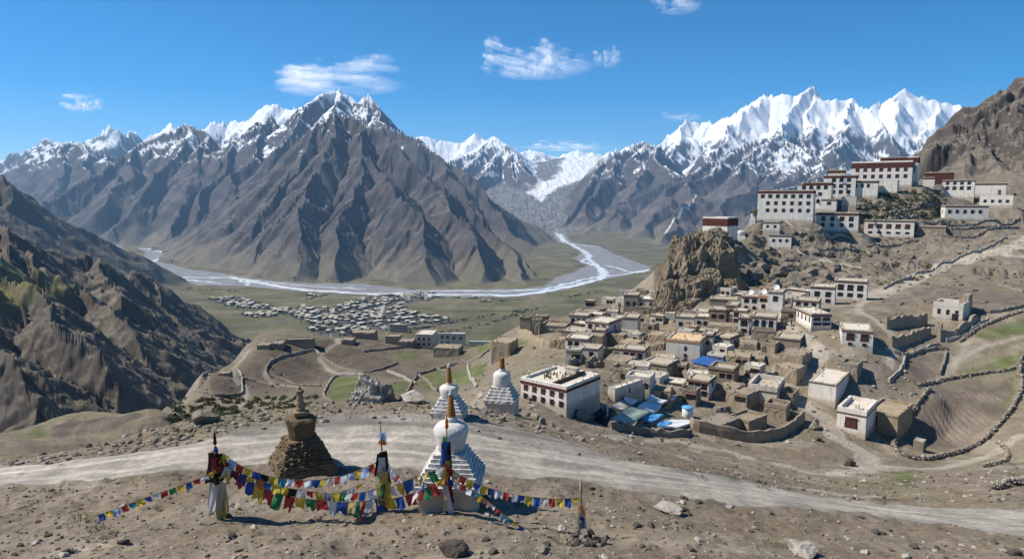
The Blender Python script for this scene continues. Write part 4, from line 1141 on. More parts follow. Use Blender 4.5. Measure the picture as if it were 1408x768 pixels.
vil('dark collapsed hut behind the ruined brown tower', 745, 446, 17, 11, 6, 4, wall='greymud', roof='greymud', band='brown', bandh=.3)
vil('wide low mud roof between the ruined tower and window bays', 760, 457, 36, 8, 12, 8, wall='mud', roof='roof', band=None)
vil('small yellow mud hut with a clean whitened roof', 775, 480, 20, 13, 10, 5, wall='ochre', roof='whiteroof', band=None, par=.12)
vil('bare mud house with flat roof under the white cube', 862, 486, 25, 15, 20, 6, wall='ochre', roof='roof', band=None, par=.2)
vil('mud house with rain-worn roof edge above the long shed', 845, 510, 29, 15, 28, 6.5, wall='mud', roof='paleroof', band=None, par=.2)
vil('tall brown corner house of the upper left cluster', 867, 428, 20, 22, 6, 7, wall='mud', roof='roof', band='brown', bandh=.3, wins=[(2,.5,3,5)])
vil('pale roofed terrace house in the upper left cluster', 888, 424, 30, 12, 5, 8, wall='cream', roof='whiteroof', band='brown', bandh=.3, wins=[(2,.5,3,4)])
vil('small flat house topmost in the upper left cluster', 882, 409, 16, 9, 4, 5, wall='mud', roof='paleroof', band=None)
vil('pale house leaning against the cliff foot', 901, 413, 15, 11, 2, 5, wall='cream', roof='paleroof', band=None, wins=[(2,.55,2,3)])
vil('lowest mud house of the upper left cluster', 884, 432, 22, 9, 8, 6, wall='mud', roof='roof', band=None, door=(.6,3,6))
vil('narrow brown house squeezed beside the cliff foot cluster', 900, 436, 16, 11, 6, 5, wall='greymud', roof='roof', band=None, wins=[(1,.5,3,4)])
vil('mud house with bright yellow roof above the orange roofed house', 900, 470, 20, 10, 14, 6, wall='ochre', roof='paleroof', band=None, par=.1)
vil('low mud lean-to left of the orange roofed house', 889, 483, 20, 8, 10, 4, wall='mud', roof='roof', band=None, par=.1)
vil('second low lean-to touching the orange roofed house', 906, 482, 13, 9, 8, 4, wall='mud', roof='roof', band=None, par=.1)
HO = 'large white house with orange roof and orange cornice'
vil(HO, 938, 496, 47, 28, 12, 9, wall='cream', roof='orangeroof', band='orange', bandh=.35, par=.3, wins=[(1,.64,2.4,5.4,.4,.75),(1,.26,2.6,6,.4,.75)], side=[(1,.7,2,6)])
vil('white stair block with brown top joined to the orange roofed house', 972, 485, 14, 25, 8, 5, wall='cream', roof='roof', band='brown', bandh=.5, wins=[(1,.55,3.6,4)])
vil('mud house with dark doorway right of the white stair block', 992, 479, 22, 15, 22, 6, wall='cream', roof='roof', band='brown', bandh=.3, door=(.2,5,9), side=[(1,.5,3,5)])
vil('broken mud house with arched shadowed opening below the orange roof', 899, 519, 36, 19, 24, 6.5, wall='mud', roof='roof', band='brown', bandh=.25, door=(.35,8,7))
HB = 'stone shed under the dark blue tarpaulin'
vil(HB, 958, 512, 34, 11, 30, 5.5, wall='greymud', roof='roof', band=None, par=.05)
vil('white house with red cornice left in the satellite dish terrace', 1031, 428, 24, 20, 4, 6, band='red', bandh=.4, wins=[(2,.74,5,5),(2,.28,3.4,3.6)])
vil('recessed middle house of the satellite dish terrace', 1049, 428, 13, 21, 4, 5, wall='white', band='orange', bandh=.4, wins=[(1,.74,8,4),(1,.35,3.8,5)])
vil('right-hand taller house of the dish terrace with brown stone base', 1065, 430, 19, 28, 6, 7, band='brown', bandh=.3, wins=[(1,.70,5,6.4)])
vil('narrow white house left in the pair behind the mud forecourt', 1022, 462, 15, 25, 2, 6, band='brown', bandh=.3, wins=[(1,.74,7,7.4),(1,.32,6,4.4)])
HV = 'white house with four dark windows behind the mud forecourt'
vil(HV, 1049, 458, 33, 22, 4, 7, band='brown', bandh=.35, wins=[(3,.62,4.4,8)])
vil('mud walled forecourt room in front of the four-window house', 1049, 470, 32, 14, 3, 3.5, wall='mud', roof='roof', band=None, par=.5)
vil('brown house with two square windows and arched door', 986, 447, 23, 21, 4, 6, wall='mud', roof='roof', band='brown', bandh=.3, wins=[(2,.60,5,5)], door=(.45,4.6,6))
vil('brown house in shadow right of the arched door house', 1005, 441, 16, 21, 8, 7, wall='mud', roof='roof', band='brown', bandh=.3, wins=[(1,.6,5,6)])
vil('long roofed brown house stepping up under the cliff', 994, 430, 37, 18, 2, 6, wall='greymud', roof='roof', band='brown', bandh=.3)
vil('pale house with two small doorways below the cliff foot', 941, 453, 26, 17, 8, 6, wall='cream', roof='roof', band='brown', bandh=.25, wins=[(2,.45,4,5)])
vil('pale roofed house between the doorways house and the arched door house', 965, 450, 20, 14, 4, 6, wall='cream', roof='paleroof', band='brown', bandh=.25, wins=[(2,.45,4,5)])
vil('long low mud roof below the arched door house', 993, 456, 43, 8, 6, 6, wall='mud', roof='roof', band=None, par=.2)
vil('small mud hut under the long low mud roof', 1028, 481, 24, 9, 4, 5, wall='mud', roof='roof', band=None, par=.2)
vil('square mud hut in the rubble yard above the walled roof house', 1038, 501, 24, 9, 4, 5, wall='mud', roof='roof', band=None, par=.15)
vil('tiny stone hut left of the square mud hut', 1014, 489, 13, 6, 4, 3, wall='greymud', roof='paleroof', band=None, par=.1)
vil('mud house with beams on its roof beside the alley', 1082, 478, 34, 12, 8, 7, wall='mud', roof='roof', band='brown', bandh=.25)
vil('tall mud house stepped in two beside the alley, lower half', 1079, 525, 30, 20, 18, 7, wall='ochre', roof='roof', band=None, par=.2)
vil('upper half of the stepped mud house beside the alley', 1086, 509, 31, 22, 18, 7, wall='mud', roof='roof', band=None, par=.2)
vil('half whitewashed house with high walled empty roof', 1047, 556, 40, 20, 10, 9, wall='cream', roof='roof', band='brown', bandh=.2, par=1.0)
vil('small roofless annex right of the walled roof house', 1080, 555, 18, 10, 14, 5, wall='mud', band=None, par=.8)
vil('ruined mud room in front of the walled roof house', 1065, 573, 30, 13, 12, 4, wall='mud', band=None, par=.7)
vil('wedge shaped ruin of a mud gable in the rubble yard', 1001, 546, 24, 17, 28, 3.5, wall='mud', band=None, par=0)
vil('long flat mud roofed byre behind the compound wall', 974, 590, 30, 9, 32, 7, wall='greymud', roof='greymud', band=None, par=.1)
vil('half plastered ruin with collapsed roof inside the compound wall', 1014, 588, 30, 11, 32, 6, wall='mud', roof='greymud', band=None, par=.4)
HL = 'long white house seen at its corner, blue painted end wall'
vil(HL, 1129, 454, 26, 21, -24, 11, band='brown', bandh=.35, wins=[(2,.74,8,4,.05,.98)], side=[(5,.66,2.6,6.5)], roof='paleroof', par=.4)
vil('white house with two red windows and deep flat roof', 1178, 479, 40, 24, -5, 10, band='brown', bandh=.25, wins=[(2,.66,8,9,.05,.95,'redpane'),(2,.25,4,3,.05,.95)], roof='paleroof', par=.3)
vil('lower white house joined to the six-window house', 1130, 419, 32, 24, 3, 7, band='red', bandh=.4, wins=[(2,.62,5.4,6),(2,.26,5,4)], roof='paleroof')
vil('white house with six windows below the hill road', 1168, 413, 42, 26, 3, 7, band='red', bandh=.4, wins=[(3,.68,6,7),(3,.30,5.4,4.4)], roof='paleroof', par=.4)
vil('white gable ended house with long pale roof in the lane', 1129, 553, 36, 27, 12, 13, band='brown', bandh=.12, roof='paleroof', par=.15, low=4)
vil('ruined mud room behind the long pale roofed house', 1166, 522, 22, 20, 12, 5, wall='greymud', band=None, par=.5)
HC = 'white fronted half of the sunken roof house with brown window'
vil(HC, 1169, 596, 38, 29, 12, 9, roof='paleroof', band='brown', bandh=.2, par=.9, wins=[(1,.55,13,13,.1,.9,'redpane')])
vil('mud walled half of the sunken roof house', 1210, 594, 42, 25, 14, 11, wall='ochre', roof='roof', band=None, par=.4, wins=[(1,.60,12,12,.02,.4,'redpane')])
vil('roofless white ruin with gaping windows above the fields', 1302, 440, 36, 18, 12, 7, wall='cream', band=None, par=1.2, wins=[(3,.62,3,6),(1,.3,6,8,.6,.9)])
vil('broken mud tower at the end of the roofless white ruin', 1324, 432, 12, 27, 12, 3.5, wall='mud', band=None, par=0)
vil('mud pillar stump below the roofless white ruin', 1289, 461, 7, 16, 14, 1.6, wall='ochre', band=None, par=0)
vil('yellow mud house on its own above the green terraces', 688, 495, 25, 25, 22, 7, wall='ochre', roof='roof', band=None, par=.15)
vil('white two-storey house left of the arcaded white block', 583, 479, 24, 19, 14, 9, wall='cream', roof='paleroof', band=None, par=.25, wins=[(3,.72,2.4,3.4),(3,.32,2.4,3.4)])
vil('arcaded white block with many openings among the lower houses', 608, 478, 27, 20, 6, 8, wall='cream', roof='roof', band=None, par=.5, wins=[(3,.76,3.2,4),(3,.34,3.2,4.4)], side=[(1,.6,3,4)])
vil('white house with pale flat roof right of the arcaded block', 629, 475, 22, 17, 8, 9, wall='cream', roof='whiteroof', band=None, par=.2, wins=[(2,.62,3,4)])
vil('mud house with a pale roof in front of the arcaded block', 613, 491, 36, 13, 16, 7, wall='mud', roof='paleroof', band=None, par=.2)
vil('long low house with bright white roof on the spur edge', 660, 474, 32, 5, 4, 5, wall='cream', roof='whiteroof', band=None, par=.1)
vil('brown roofed square house above the terraced fields', 548, 457, 24, 11, 14, 8, wall='mud', roof='roof', band='brown', bandh=.3)
vil('long mud shed with pale roof above the terraced fields', 499, 466, 32, 9, 14, 6, wall='mud', roof='paleroof', band=None, par=.15)
vil('small mud hut with pale roof left of the long shed', 477, 474, 17, 7, 14, 5, wall='mud', roof='paleroof', band=None, par=.1)
vil('round fronted mud house below the brown roofed house', 540, 473, 21, 10, 8, 6, wall='ochre', roof='roof', band=None, par=.3)
vil('grey mud house beside the round fronted house', 558, 478, 21, 9, 10, 6, wall='greymud', roof='roof', band=None, par=.2)
vil('mud hut with whitened roof at the left end of the fields', 362, 480, 17, 6, 16, 5, wall='mud', roof='whiteroof', band=None, par=.1)
vil('second whitened hut at the left end of the fields', 381, 480, 16, 8, 14, 5, wall='greymud', roof='whiteroof', band=None, par=.1)
vil('long roofless mud byre along the field edge', 411, 476, 40, 9, 10, 4, wall='mud', band=None, par=.3)
vil('tiny pale roofed field hut between the brown fields', 308, 516, 15, 3, 10, 3.5, wall='mud', roof='paleroof', band=None, par=.05)
house('lone stone hut standing inside the ploughed walled field', 1262, 620, 13, 14, 10, 2.2, wall='stone', roof='palestone', band=None, par=.05, name='stone_hut', cat='hut')

# ------------------------------------------------------------------ far town on the valley floor
tw = MB(); tw.box((-.5, -.5, -.6), (.5, .5, 1.0), 'cream'); TW_W = tw.mesh('town_wall')
twm = MB(); twm.box((-.5, -.5, -.6), (.5, .5, 1.0), 'greymud'); TW_M = twm.mesh('town_shade_grey_wall')  # darker walls: shade on the visible sides is put into their colour
rf = MB(); rf.box((-.54, -.54, 1.002), (.54, .54, 1.10), 'roof'); TW_R = rf.mesh('town_roof')
rf = MB(); rf.box((-.54, -.54, 1.002), (.54, .54, 1.10), 'paleroof'); TW_R2 = rf.mesh('town_white_roof')
town_polys = [([(282,411),(330,408),(345,416),(440,430),(470,438),(440,444),(380,428),(300,418)], 70), ([(400,404),(440,404),(455,410),(420,412)], 6),
    ([(415,420),(450,425),(520,405),(526,440),(518,455),(470,462),(430,455),(420,440),(400,432)], 125), ([(528,405),(600,402),(590,412),(540,420),(575,430),(625,440),(560,447),(530,450)], 70),
    ([(330,432),(372,428),(382,434),(350,437)], 16), ([(545,405),(580,401),(582,406),(550,410)], 8), ([(600,404),(650,404),(680,416),(640,432),(600,430)], 10)]
trg = np.random.default_rng(11)
def in_poly(p, q):
    c = False
    for i in range(len(q)):
        a, b = q[i], q[(i + 1) % len(q)]
        if (a[1] > p[1]) != (b[1] > p[1]) and p[0] < (b[0] - a[0]) * (p[1] - a[1]) / (b[1] - a[1]) + a[0]: c = not c
    return c
town_xy = []
for poly, n in town_polys:
    W3 = [hit(p[0], p[1], 900) for p in poly]; q = [(p[0], p[1]) for p in W3]
    xs = [p[0] for p in q]; ys = [p[1] for p in q]; k = 0; tries = 0
    while k < n and tries < 6000:
        tries += 1
        p = (trg.uniform(min(xs), max(xs)), trg.uniform(min(ys), max(ys)))
        if not in_poly(p, q) or any((p[0] - t[0]) ** 2 + (p[1] - t[1]) ** 2 < 11 ** 2 for t in town_xy): continue
        town_xy.append(p); k += 1
town_xy = town_xy[:300]
for i, p in enumerate(town_xy):
    z = zat(*p); w = trg.uniform(6, 15); d = trg.uniform(7, 16); h = trg.uniform(3.2, 6.5)
    shade_grey = trg.random() < .72
    o = link('town_house', TW_M if shade_grey else TW_W, None, (p[0], p[1], z), trg.uniform(-.9, .9)); o.scale = (w, d, h)
    tag(o, 'shade-grey walled flat-roofed house in the far town on the valley floor' if shade_grey else 'small white walled flat-roofed house in the far town on the valley floor', 'house', 'houses of the far valley town')
    link('roof', TW_R if trg.random() < .35 else TW_R2, o)
# ------------------------------------------------------------------ rock masses
def crag(name, c, rad, lobes, m, seed, sub=5, rough=.3, kind=None):
    """a crag of one continuous surface, folded by several scales of noise"""
    vs, fs = ICO[sub]
    rr = np.random.default_rng(seed); off = rr.uniform(-50, 50, 3)
    q = vs * np.array([1, 1, 1.0])
    f = (1 - np.abs(noise3(q * lobes + off))) ** 1.5 * .55 + noise3(q * lobes * 2.3 + off) * .28 + (1 - np.abs(noise3(q * lobes * 4.7 + off))) * .2 + noise3(q * lobes * 10 + off) * .09
    p = vs * (1 + (f[:, None] - .45) * rough * 2)
    p = p * np.asarray(rad) + np.asarray(c)
    b = MB(); b.add(p, fs, m, True)
    o = b.build(name)
    if kind: o['kind'] = kind
    return o
def crag_verts(c, rad, seed, lobes=1.5, rough=.33, sub=5, cuts=16):
    vs, fs = ICO[sub]
    rr = np.random.default_rng(seed); off = rr.uniform(-50, 50, 3); q = vs.copy()
    for _ in range(cuts):
        nn_ = rr.normal(0, 1, 3) * np.array([1, 1, .6]); nn_ /= np.linalg.norm(nn_); dd_ = rr.uniform(.55, .88); ex = np.maximum(q @ nn_ - dd_, 0); q = q - ex[:, None] * nn_
    f = (1 - np.abs(noise3(vs * lobes + off))) ** 1.5 * .45 + noise3(vs * lobes * 2.3 + off) * .22 + (1 - np.abs(noise3(vs * lobes * np.array([5.2, 5.2, 2.0]) + off))) * .3 + noise3(vs * lobes * 9 + off) * .1
    return q * (1.1 + (f[:, None] - .45) * rough * 1.6) * np.asarray(rad) + np.asarray(c), fs
CL = []
def cl(px, py, Y, rx, ry, rz, seed, lobes=1.5, rough=.33, sub=5):
    P = at(px, py, Y)
    p, fs = crag_verts(P, (rx, ry, rz), seed, lobes, rough, sub)
    CL.append((p, fs))
cl(972, 352, 234, 8.5, 7, 9, 1); cl(945, 372, 226, 6.5, 6, 12, 2); cl(925, 402, 220, 5.2, 5, 12, 3); cl(958, 396, 222, 6, 5, 12, 4)
cl(985, 385, 224, 6.5, 5.5, 12, 5); cl(1004, 357, 236, 6, 5.5, 6, 6); cl(938, 430, 215, 7.5, 5, 8, 7); cl(968, 420, 217, 6, 4.5, 7, 8); cl(1003, 395, 226, 5, 5, 8, 9)
cl(922, 424, 209, 5, 4, 8, 20); cl(946, 412, 210, 6, 4, 8, 21); cl(972, 404, 212, 6, 4, 7, 22); cl(996, 414, 210, 5, 3.5, 5, 23); cl(912, 404, 216, 4, 4, 10, 24); cl(1012, 398, 216, 5, 4, 4, 25); cl(960, 428, 206, 6, 3, 4, 26); cl(928, 345, 232, 3.5, 4, 5, 27)
cl(915, 428, 217, 3.8, 4, 9, 10); cl(1022, 378, 232, 5.0, 4.5, 5.5, 11)
b = MB()
for p, fs in CL: b.add(p, fs, 'cliff', False)
o = b.build('cliff'); o['kind'] = 'structure'
# boulders and outcrops on the slope below the monastery
brg = np.random.default_rng(21)
for i, (px, py, s) in enumerate([(1040,380,3.2),(1066,396,2.8),(1096,388,3.4),(1118,378,3.0),(1052,370,3.0),(1085,372,2.8),(1136,382,2.6),(1060,345,2.4),(1110,362,2.6),(1140,340,2.2),(1175,360,2.2),(1205,345,2.0),(1172,384,2.4),(1215,368,2.2),(1250,356,1.8),(1088,318,2.2),(1104,322,2.0),(1060,312,2.0),(1045,352,2.6),(1058,362,2.4),(1068,352,2.0),(1085,360,2.6),(1098,372,3.0),(1078,378,3.4),(1060,385,2.6),(1108,388,3.2),(1040,366,2.2),(1120,348,2.2),(1100,345,1.9),(1126,366,2.6),(1050,318,1.6),(1048,330,2.0),
    (1092,332,2.0),(1112,328,2.2),(1036,336,1.8),(1140,352,2.2),(1148,372,2.4),(1128,392,2.2),(1165,340,1.8),(1030,322,1.6),(1012,342,1.8),(1052,400,2.2),(1090,398,2.4),(1020,395,2.0),(1158,388,1.8),(1195,352,1.5),(1232,346,1.5)]):
    P = hit(px, py, 150); m_ = MB(); m_.rock((0, 0, 0), s * 1.25, 'slope', 100 + i, 4, .36, .75)
    o = m_.build('boulder', None, (P[0], P[1] + s * .3, P[2] + s * .1))
    tag(o, 'large brown weathered boulder on the slope below the white monastery', 'boulder', 'boulders below the monastery')
def rockthing(label, px, py, s, m='stone', seed=1, flat=.7, sub=4, name='boulder', cat='boulder', group=None, rmin=0, rough=.32, up=.25):
    P = hit(px, py, rmin); b = MB(); b.rock((0, 0, 0), s, m, seed, sub, rough, flat)
    o = b.build(name, None, (P[0], P[1] + s * .35, P[2] + s * up)); tag(o, label, cat, group); return o
P = hit(512, 553); b = MB()
for k_, (dx, dy, dz, rx, ry, rz) in enumerate([(-.25, .7, .5, 1.05, .9, 1.5), (.6, .7, .3, .9, .8, 1.1), (-1.1, .6, .1, .8, .7, .8), (1.2, .6, .0, .7, .6, .65), (.1, .2, .1, 1.1, .6, .75)]):
    p, fs = crag_verts((dx, dy, dz), (rx, ry, rz), 70 + k_, 1.7, .3, 4); b.add(p, fs, ('palestone', 'stone')[k_ % 2], False)
tag(b.build('outcrop', None, tuple(P)), 'big pale jagged outcrop standing on the crest above the green field', 'rock')
rockthing('low flat pale outcrop right of the jagged crest outcrop', 566, 551, 1.1, 'palestone', 8, .45, 4, 'outcrop', 'rock')
rockthing('grey boulder on the crest left of the brown stone stupa', 279, 582, .9, 'stone', 9, .8)
rockthing('big grey boulder beside the door wall of the bundle-roofed white house', 801, 577, 1.55, 'stone', 12, .75, 4)
rockthing('pale upright rock near the third white stupa on the crest', 662, 547, .9, 'palestone', 13, 1.1)
rockthing('flat whitish rock on the crest below the yellow mud house', 655, 555, .8, 'palestone', 15, .5)
rockthing('dark block of stone at the corner below the walled compound', 1121, 590, 1.3, 'stone', 17, .9)
rockthing('second dark stone block below the walled compound corner', 1126, 606, .9, 'darkstone', 18, .8)
rockthing('grey boulder at the field wall corner near the track', 1170, 640, 1.0, 'darkstone', 19, .8)
rockthing('tan flat-topped stone at the bottom edge of the gravel slope', 1105, 764, .55, 'palestone', 20, .6)
rockthing('dark cracked stone at the bottom edge below the flag string', 624, 764, .5, 'darkstone', 22, .7)
rockthing('round brown stone alone below the lower flag string', 747, 760, .32, 'stone', 23, .8)
rockthing('long pale slab lying along the road edge', 920, 706, .8, 'palestone', 24, .22)
for i, (px, py, s) in enumerate([(700,560,.5),(712,566,.6),(724,572,.55),(735,576,.6),(746,582,.5),(757,586,.45),(740,590,.35),(770,592,.4),(783,597,.4),(800,605,.4),(690,578,.35),(680,572,.3)]):
    rockthing('rounded stone in the line tumbling down beside the bundle-roofed house', px, py, s, 'stone', 40 + i, .75, 2, 'stone', 'stone', 'stones below the bundle-roofed house', 40)
# loose dark and pale stones of the near slope
srg = np.random.default_rng(31)
def scatter(n, box, rmin=0, test=None):
    out = []
    k = 0
    while len(out) < n and k < n * 30:
        k += 1
        px = srg.uniform(box[0], box[2]); py = srg.uniform(box[1], box[3])
        P = hit(px, py, rmin)
        if test and not test(px, py, P): continue
        out.append((px, py, P))
    return out
def off_road(px, py, P):
    r = math.hypot(P[0], P[1]); a = math.atan2(P[0], P[1])
    i = min(ring_of(r), NR - 1); j = min(max(int((a - AZ[0]) / (AZ[1] - AZ[0])), 0), NA - 1)
    return ROAD[i, j] < .3 and (APRON[i, j] < .4 or srg.random() < .1)
proto_rocks = []
for i in range(8):
    b = MB(); b.rock((0, 0, 0), 1.0, 'darkstone' if i < 5 else 'palestone', 300 + i, 2, .34, .7); proto_rocks.append(b.mesh('loose_stone'))
for px, py, P in scatter(110, (0, 655, 1408, 768), 0, off_road):
    k = int(srg.integers(0, 8)); s = srg.uniform(.09, .24) * (1.25 if srg.random() < .2 else 1)
    o = link('loose_stone', proto_rocks[k], None, (P[0], P[1], P[2] + s * .2), srg.uniform(0, 6)); o.scale = (s, s * srg.uniform(.7, 1.1), s * srg.uniform(.6, 1))
    tag(o, 'small dark loose stone on the gravel slope below the road' if k < 5 else 'small pale loose stone on the gravel slope below the road', 'stone', 'loose stones on the near slope')
def rubble(name, pts, smin, smax, mats_, seed):
    b = MB(); rr = np.random.default_rng(seed)
    for P in pts:
        s = smin + (smax - smin) * rr.random() ** 3
        vs, fs = ICO[0]
        q = vs * (1 + rr.uniform(-.28, .28, (len(vs), 1))) * np.array([1, rr.uniform(.6, 1), rr.uniform(.45, .8)])
        a = rr.uniform(0, 6.28); ca, sa = math.cos(a), math.sin(a)
        q = np.stack([q[:, 0] * ca - q[:, 1] * sa, q[:, 0] * sa + q[:, 1] * ca, q[:, 2]], 1) * s + np.array([P[0], P[1], P[2] + s * .15])
        b.add(q, fs, mats_[int(rr.integers(0, len(mats_)))])
    o = b.build(name); o['kind'] = 'stuff'; return o
rubble('gravel', [P for _, _, P in scatter(4200, (-20, 630, 1428, 768), 0, off_road)], .018, .11, ['stone', 'darkstone', 'palestone', 'stone'], 1)
rubble('rubble', [P for _, _, P in scatter(900, (0, 545, 760, 640), 40, lambda px, py, P: P[1] < 70 and off_road(px, py, P))] + [P for _, _, P in scatter(500, (760, 590, 1408, 690), 40, lambda px, py, P: P[1] < 95 and off_road(px, py, P))], .05, .26, ['stone', 'darkstone', 'palestone'], 2)
rubble('rubble', [P for _, _, P in scatter(1500, (690, 430, 1260, 612), 85, lambda px, py, P: P[1] < 240)], .12, .6, ['stone', 'greymud', 'palestone', 'darkstone'], 3)
rubble('rubble', [P for _, _, P in scatter(700, (1010, 300, 1408, 420), 180, lambda px, py, P: P[1] < 360)], .2, .9, ['slope', 'stone', 'darkstone'], 4)
rubble('rubble', [P for _, _, P in scatter(420, (240, 455, 690, 545), 120, lambda px, py, P: P[1] < 330)], .15, .6, ['stone', 'palestone', 'darkstone'], 5)

# ------------------------------------------------------------------ dry-stone and mud walls
def wall(label, pts, h=1.0, th=.6, m='stone', rmin=60, name='field_wall', cat='wall', group=None, step=.7, jag=.35, close=False):
    P3 = hits(pts, rmin)
    if close: P3 = P3 + [P3[0]]
    P3 = smooth_line(P3, 8)
    pts2 = [np.array(P3[0])]
    for p in P3[1:]:
        d = math.hypot(p[0] - pts2[-1][0], p[1] - pts2[-1][1])
        n = int(d / step)
        for k in range(1, n + 1): pts2.append(pts2[-1] + (np.array(p) - pts2[-1]) * (1.0 / max(n - k + 1, 1)))
    if len(pts2) < 3: return
    rr = np.random.default_rng(abs(hash(label)) % 9999 if False else sum(map(ord, label)))
    vs = []; fs = []; N = len(pts2)
    for i, p in enumerate(pts2):
        t = pts2[min(i + 1, N - 1)] - pts2[max(i - 1, 0)]; L = math.hypot(t[0], t[1]) + 1e-6; nx, ny = -t[1] / L, t[0] / L
        z = zat(p[0], p[1]); hh = h * (1 + jag * rr.uniform(-.7, .7)); w = th * (1 + .25 * rr.uniform(-1, 1)) / 2; j = rr.uniform(-.12, .12) * (jag > .1)
        for s, zz in ((-w * 1.2, -.9), (-w, hh * .6), (-w * .6, hh), (w * .6, hh * (1 + jag * rr.uniform(-.2, .2))), (w, hh * .6), (w * 1.2, -.9)):
            vs.append((p[0] + nx * (s + j), p[1] + ny * (s + j), z + zz))
    for i in range(N - 1):
        for k in range(5): fs.append((i * 6 + k, i * 6 + k + 1, i * 6 + k + 7, i * 6 + k + 6))
    fs += [(0, 1, 2, 3, 4, 5), tuple((N - 1) * 6 + k for k in range(6))[::-1]]
    o_ = pts2[0]
    b = MB(); b.add([(x - o_[0], y - o_[1], z - o_[2]) for x, y, z in vs], fs, m)
    o = b.build(name, None, tuple(o_)); tag(o, label, cat, group); return o
# cobble wall round the big ploughed field, stone by stone
def cobble_wall(label, pts, h, rmin=60, s=.42, seed=1):
    P3 = smooth_line(hits(pts, rmin), 8); b = MB(); rr = np.random.default_rng(seed)
    o_ = np.array(P3[0]); L = 0; pos = []
    for a, c in zip(P3[:-1], P3[1:]):
        d = math.hypot(c[0] - a[0], c[1] - a[1]); n = max(1, int(d / (s * .55)))
        for k in range(n): pos.append(np.array(a) + (np.array(c) - np.array(a)) * k / n)
    for p in pos:
        z = zat(p[0], p[1])
        for lay in range(3):
            q = p[:2] + rr.uniform(-.3, .3, 2) * (1 - lay * .25)
            if lay == 2 and rr.random() < .25: continue
            b.rock((q[0] - o_[0], q[1] - o_[1], z - o_[2] + s * .2 + lay * s * .75 * h), s * rr.uniform(.5, .8), ('stone', 'palestone', 'stone', 'stone')[int(rr.integers(0, 4))], int(rr.integers(1, 9999)), 0, .35, .8)
    o = b.build('field_wall', None, tuple(o_)); tag(o, label, 'wall'); return o
cobble_wall('long curved cobble wall round the big ploughed field', [(1408,486),(1402,505),(1404,535),(1386,570),(1360,600),(1322,622),(1280,632),(1245,628),(1228,614),(1240,590),(1258,562),(1280,536)], 1.0)
cobble_wall('dark stone wall along the top of the big ploughed field', [(1262,532),(1300,522),(1345,514),(1390,508),(1408,500)], .85, 80, .36, 55)
cobble_wall('stone wall stepping down from the white ruin to the green slope', [(1320,470),(1345,452),(1372,440),(1408,428)], .85, 80, .36, 63)
wall('mud terrace wall under the roofless white ruin', [(1290,468),(1315,463),(1342,445)], 2.2, 1.0, 'greymud', 80)
wall('thin pale wall beside the terrace under the white ruin', [(1300,470),(1325,462),(1346,448),(1360,440)], .9, .5, 'palestone', 80)
wall('long mud back wall of the roofless enclosure in the upper fields', [(1218,452),(1245,448),(1273,446)], 2.6, .7, 'mud', 100, jag=.25)
wall('low mud front wall of the roofless enclosure in the upper fields', [(1224,475),(1250,470),(1277,460)], 2.2, .8, 'mud', 100, jag=.3)
wall('curved mud wall round the ruined compound above the track', [(950,588),(958,593),(974,596),(1005,603),(1039,607),(1070,602),(1092,590),(1104,578)], 1.9, .7, 'mud', 85, jag=.1)
wall('broken stone wall in front of the tarpaulin yard', [(838,588),(870,593),(900,598),(930,600),(950,597)], 1.1, .8, 'stone', 80)
wall('retaining wall on the uphill side of the hill road', [(1214,398),(1250,383),(1290,366),(1325,352),(1358,341),(1385,328)], .8, .5, 'palestone', 150, jag=.12)
wall('white painted boundary wall snaking below the long left block', [(1040,306),(1062,307),(1078,306),(1090,313),(1105,317),(1125,318),(1150,324),(1172,329)], .8, .5, 'cream', 200, jag=.1)
wall('pale path wall descending below the three-window house', [(1088,338),(1100,348),(1120,357),(1150,364),(1185,370)], .7, .5, 'palestone', 180)
wall('crumbling mud yard wall above the bundle-roofed house, left side', [(782,505),(800,495),(818,482)], 1.6, .6, 'mud', 110, jag=.2)
wall('crumbling mud yard wall above the bundle-roofed house, right side', [(806,505),(820,495),(833,482)], 1.5, .6, 'mud', 110, jag=.2)
wall('curved grey wall under the ruined brown tower', [(714,462),(735,472),(755,478),(768,476)], 2.2, .8, 'ochre', 130, jag=.12)
wall('dark stone slope wall crossing behind the stone window house', [(786,458),(805,446),(822,434),(832,426)], 1.3, .9, 'greymud', 150, jag=.1)
wall('jagged stone wall between the broken mud house and blue shed', [(905,520),(925,513),(945,520),(960,528)], 1.6, .9, 'stone', 100, jag=.4)
wall('lower jagged rubble wall above the white tarpaulins', [(882,530),(905,534),(925,533),(945,540)], 1.4, .9, 'greymud', 95, jag=.3)
cobble_wall('short curved stone wall near the right edge above the main road', [(1352,642),(1372,638),(1385,630),(1383,618),(1372,608)], .85, 44, .36, 63)
cobble_wall('thin stone wall at the right edge of the picture above the road', [(1366,672),(1385,668),(1408,664)], .85, 44, .36, 63)
G_TW = 'terrace walls of the monastery hill'
for pts in [[(1265,306),(1300,308),(1350,306),(1400,301)],[(1255,322),(1300,326),(1350,322),(1400,314)],[(1270,314),(1320,316),(1370,312)],[(1190,340),(1230,338),(1262,332)],[(1182,300),(1220,304),(1262,300)],[(1185,312),(1230,300),(1290,296)],[(1090,338),(1130,345),(1180,345)],[(1180,290),(1215,296),(1255,290)],[(1060,405),(1100,402),(1140,402)]]:
    wall('low dark terrace wall stepping across the slope of the monastery hill', pts, 1.0, .8, 'stone', 190, 'terrace_wall', 'wall', G_TW, jag=.4)
G_FW = 'dry-stone walls between the terraced fields'
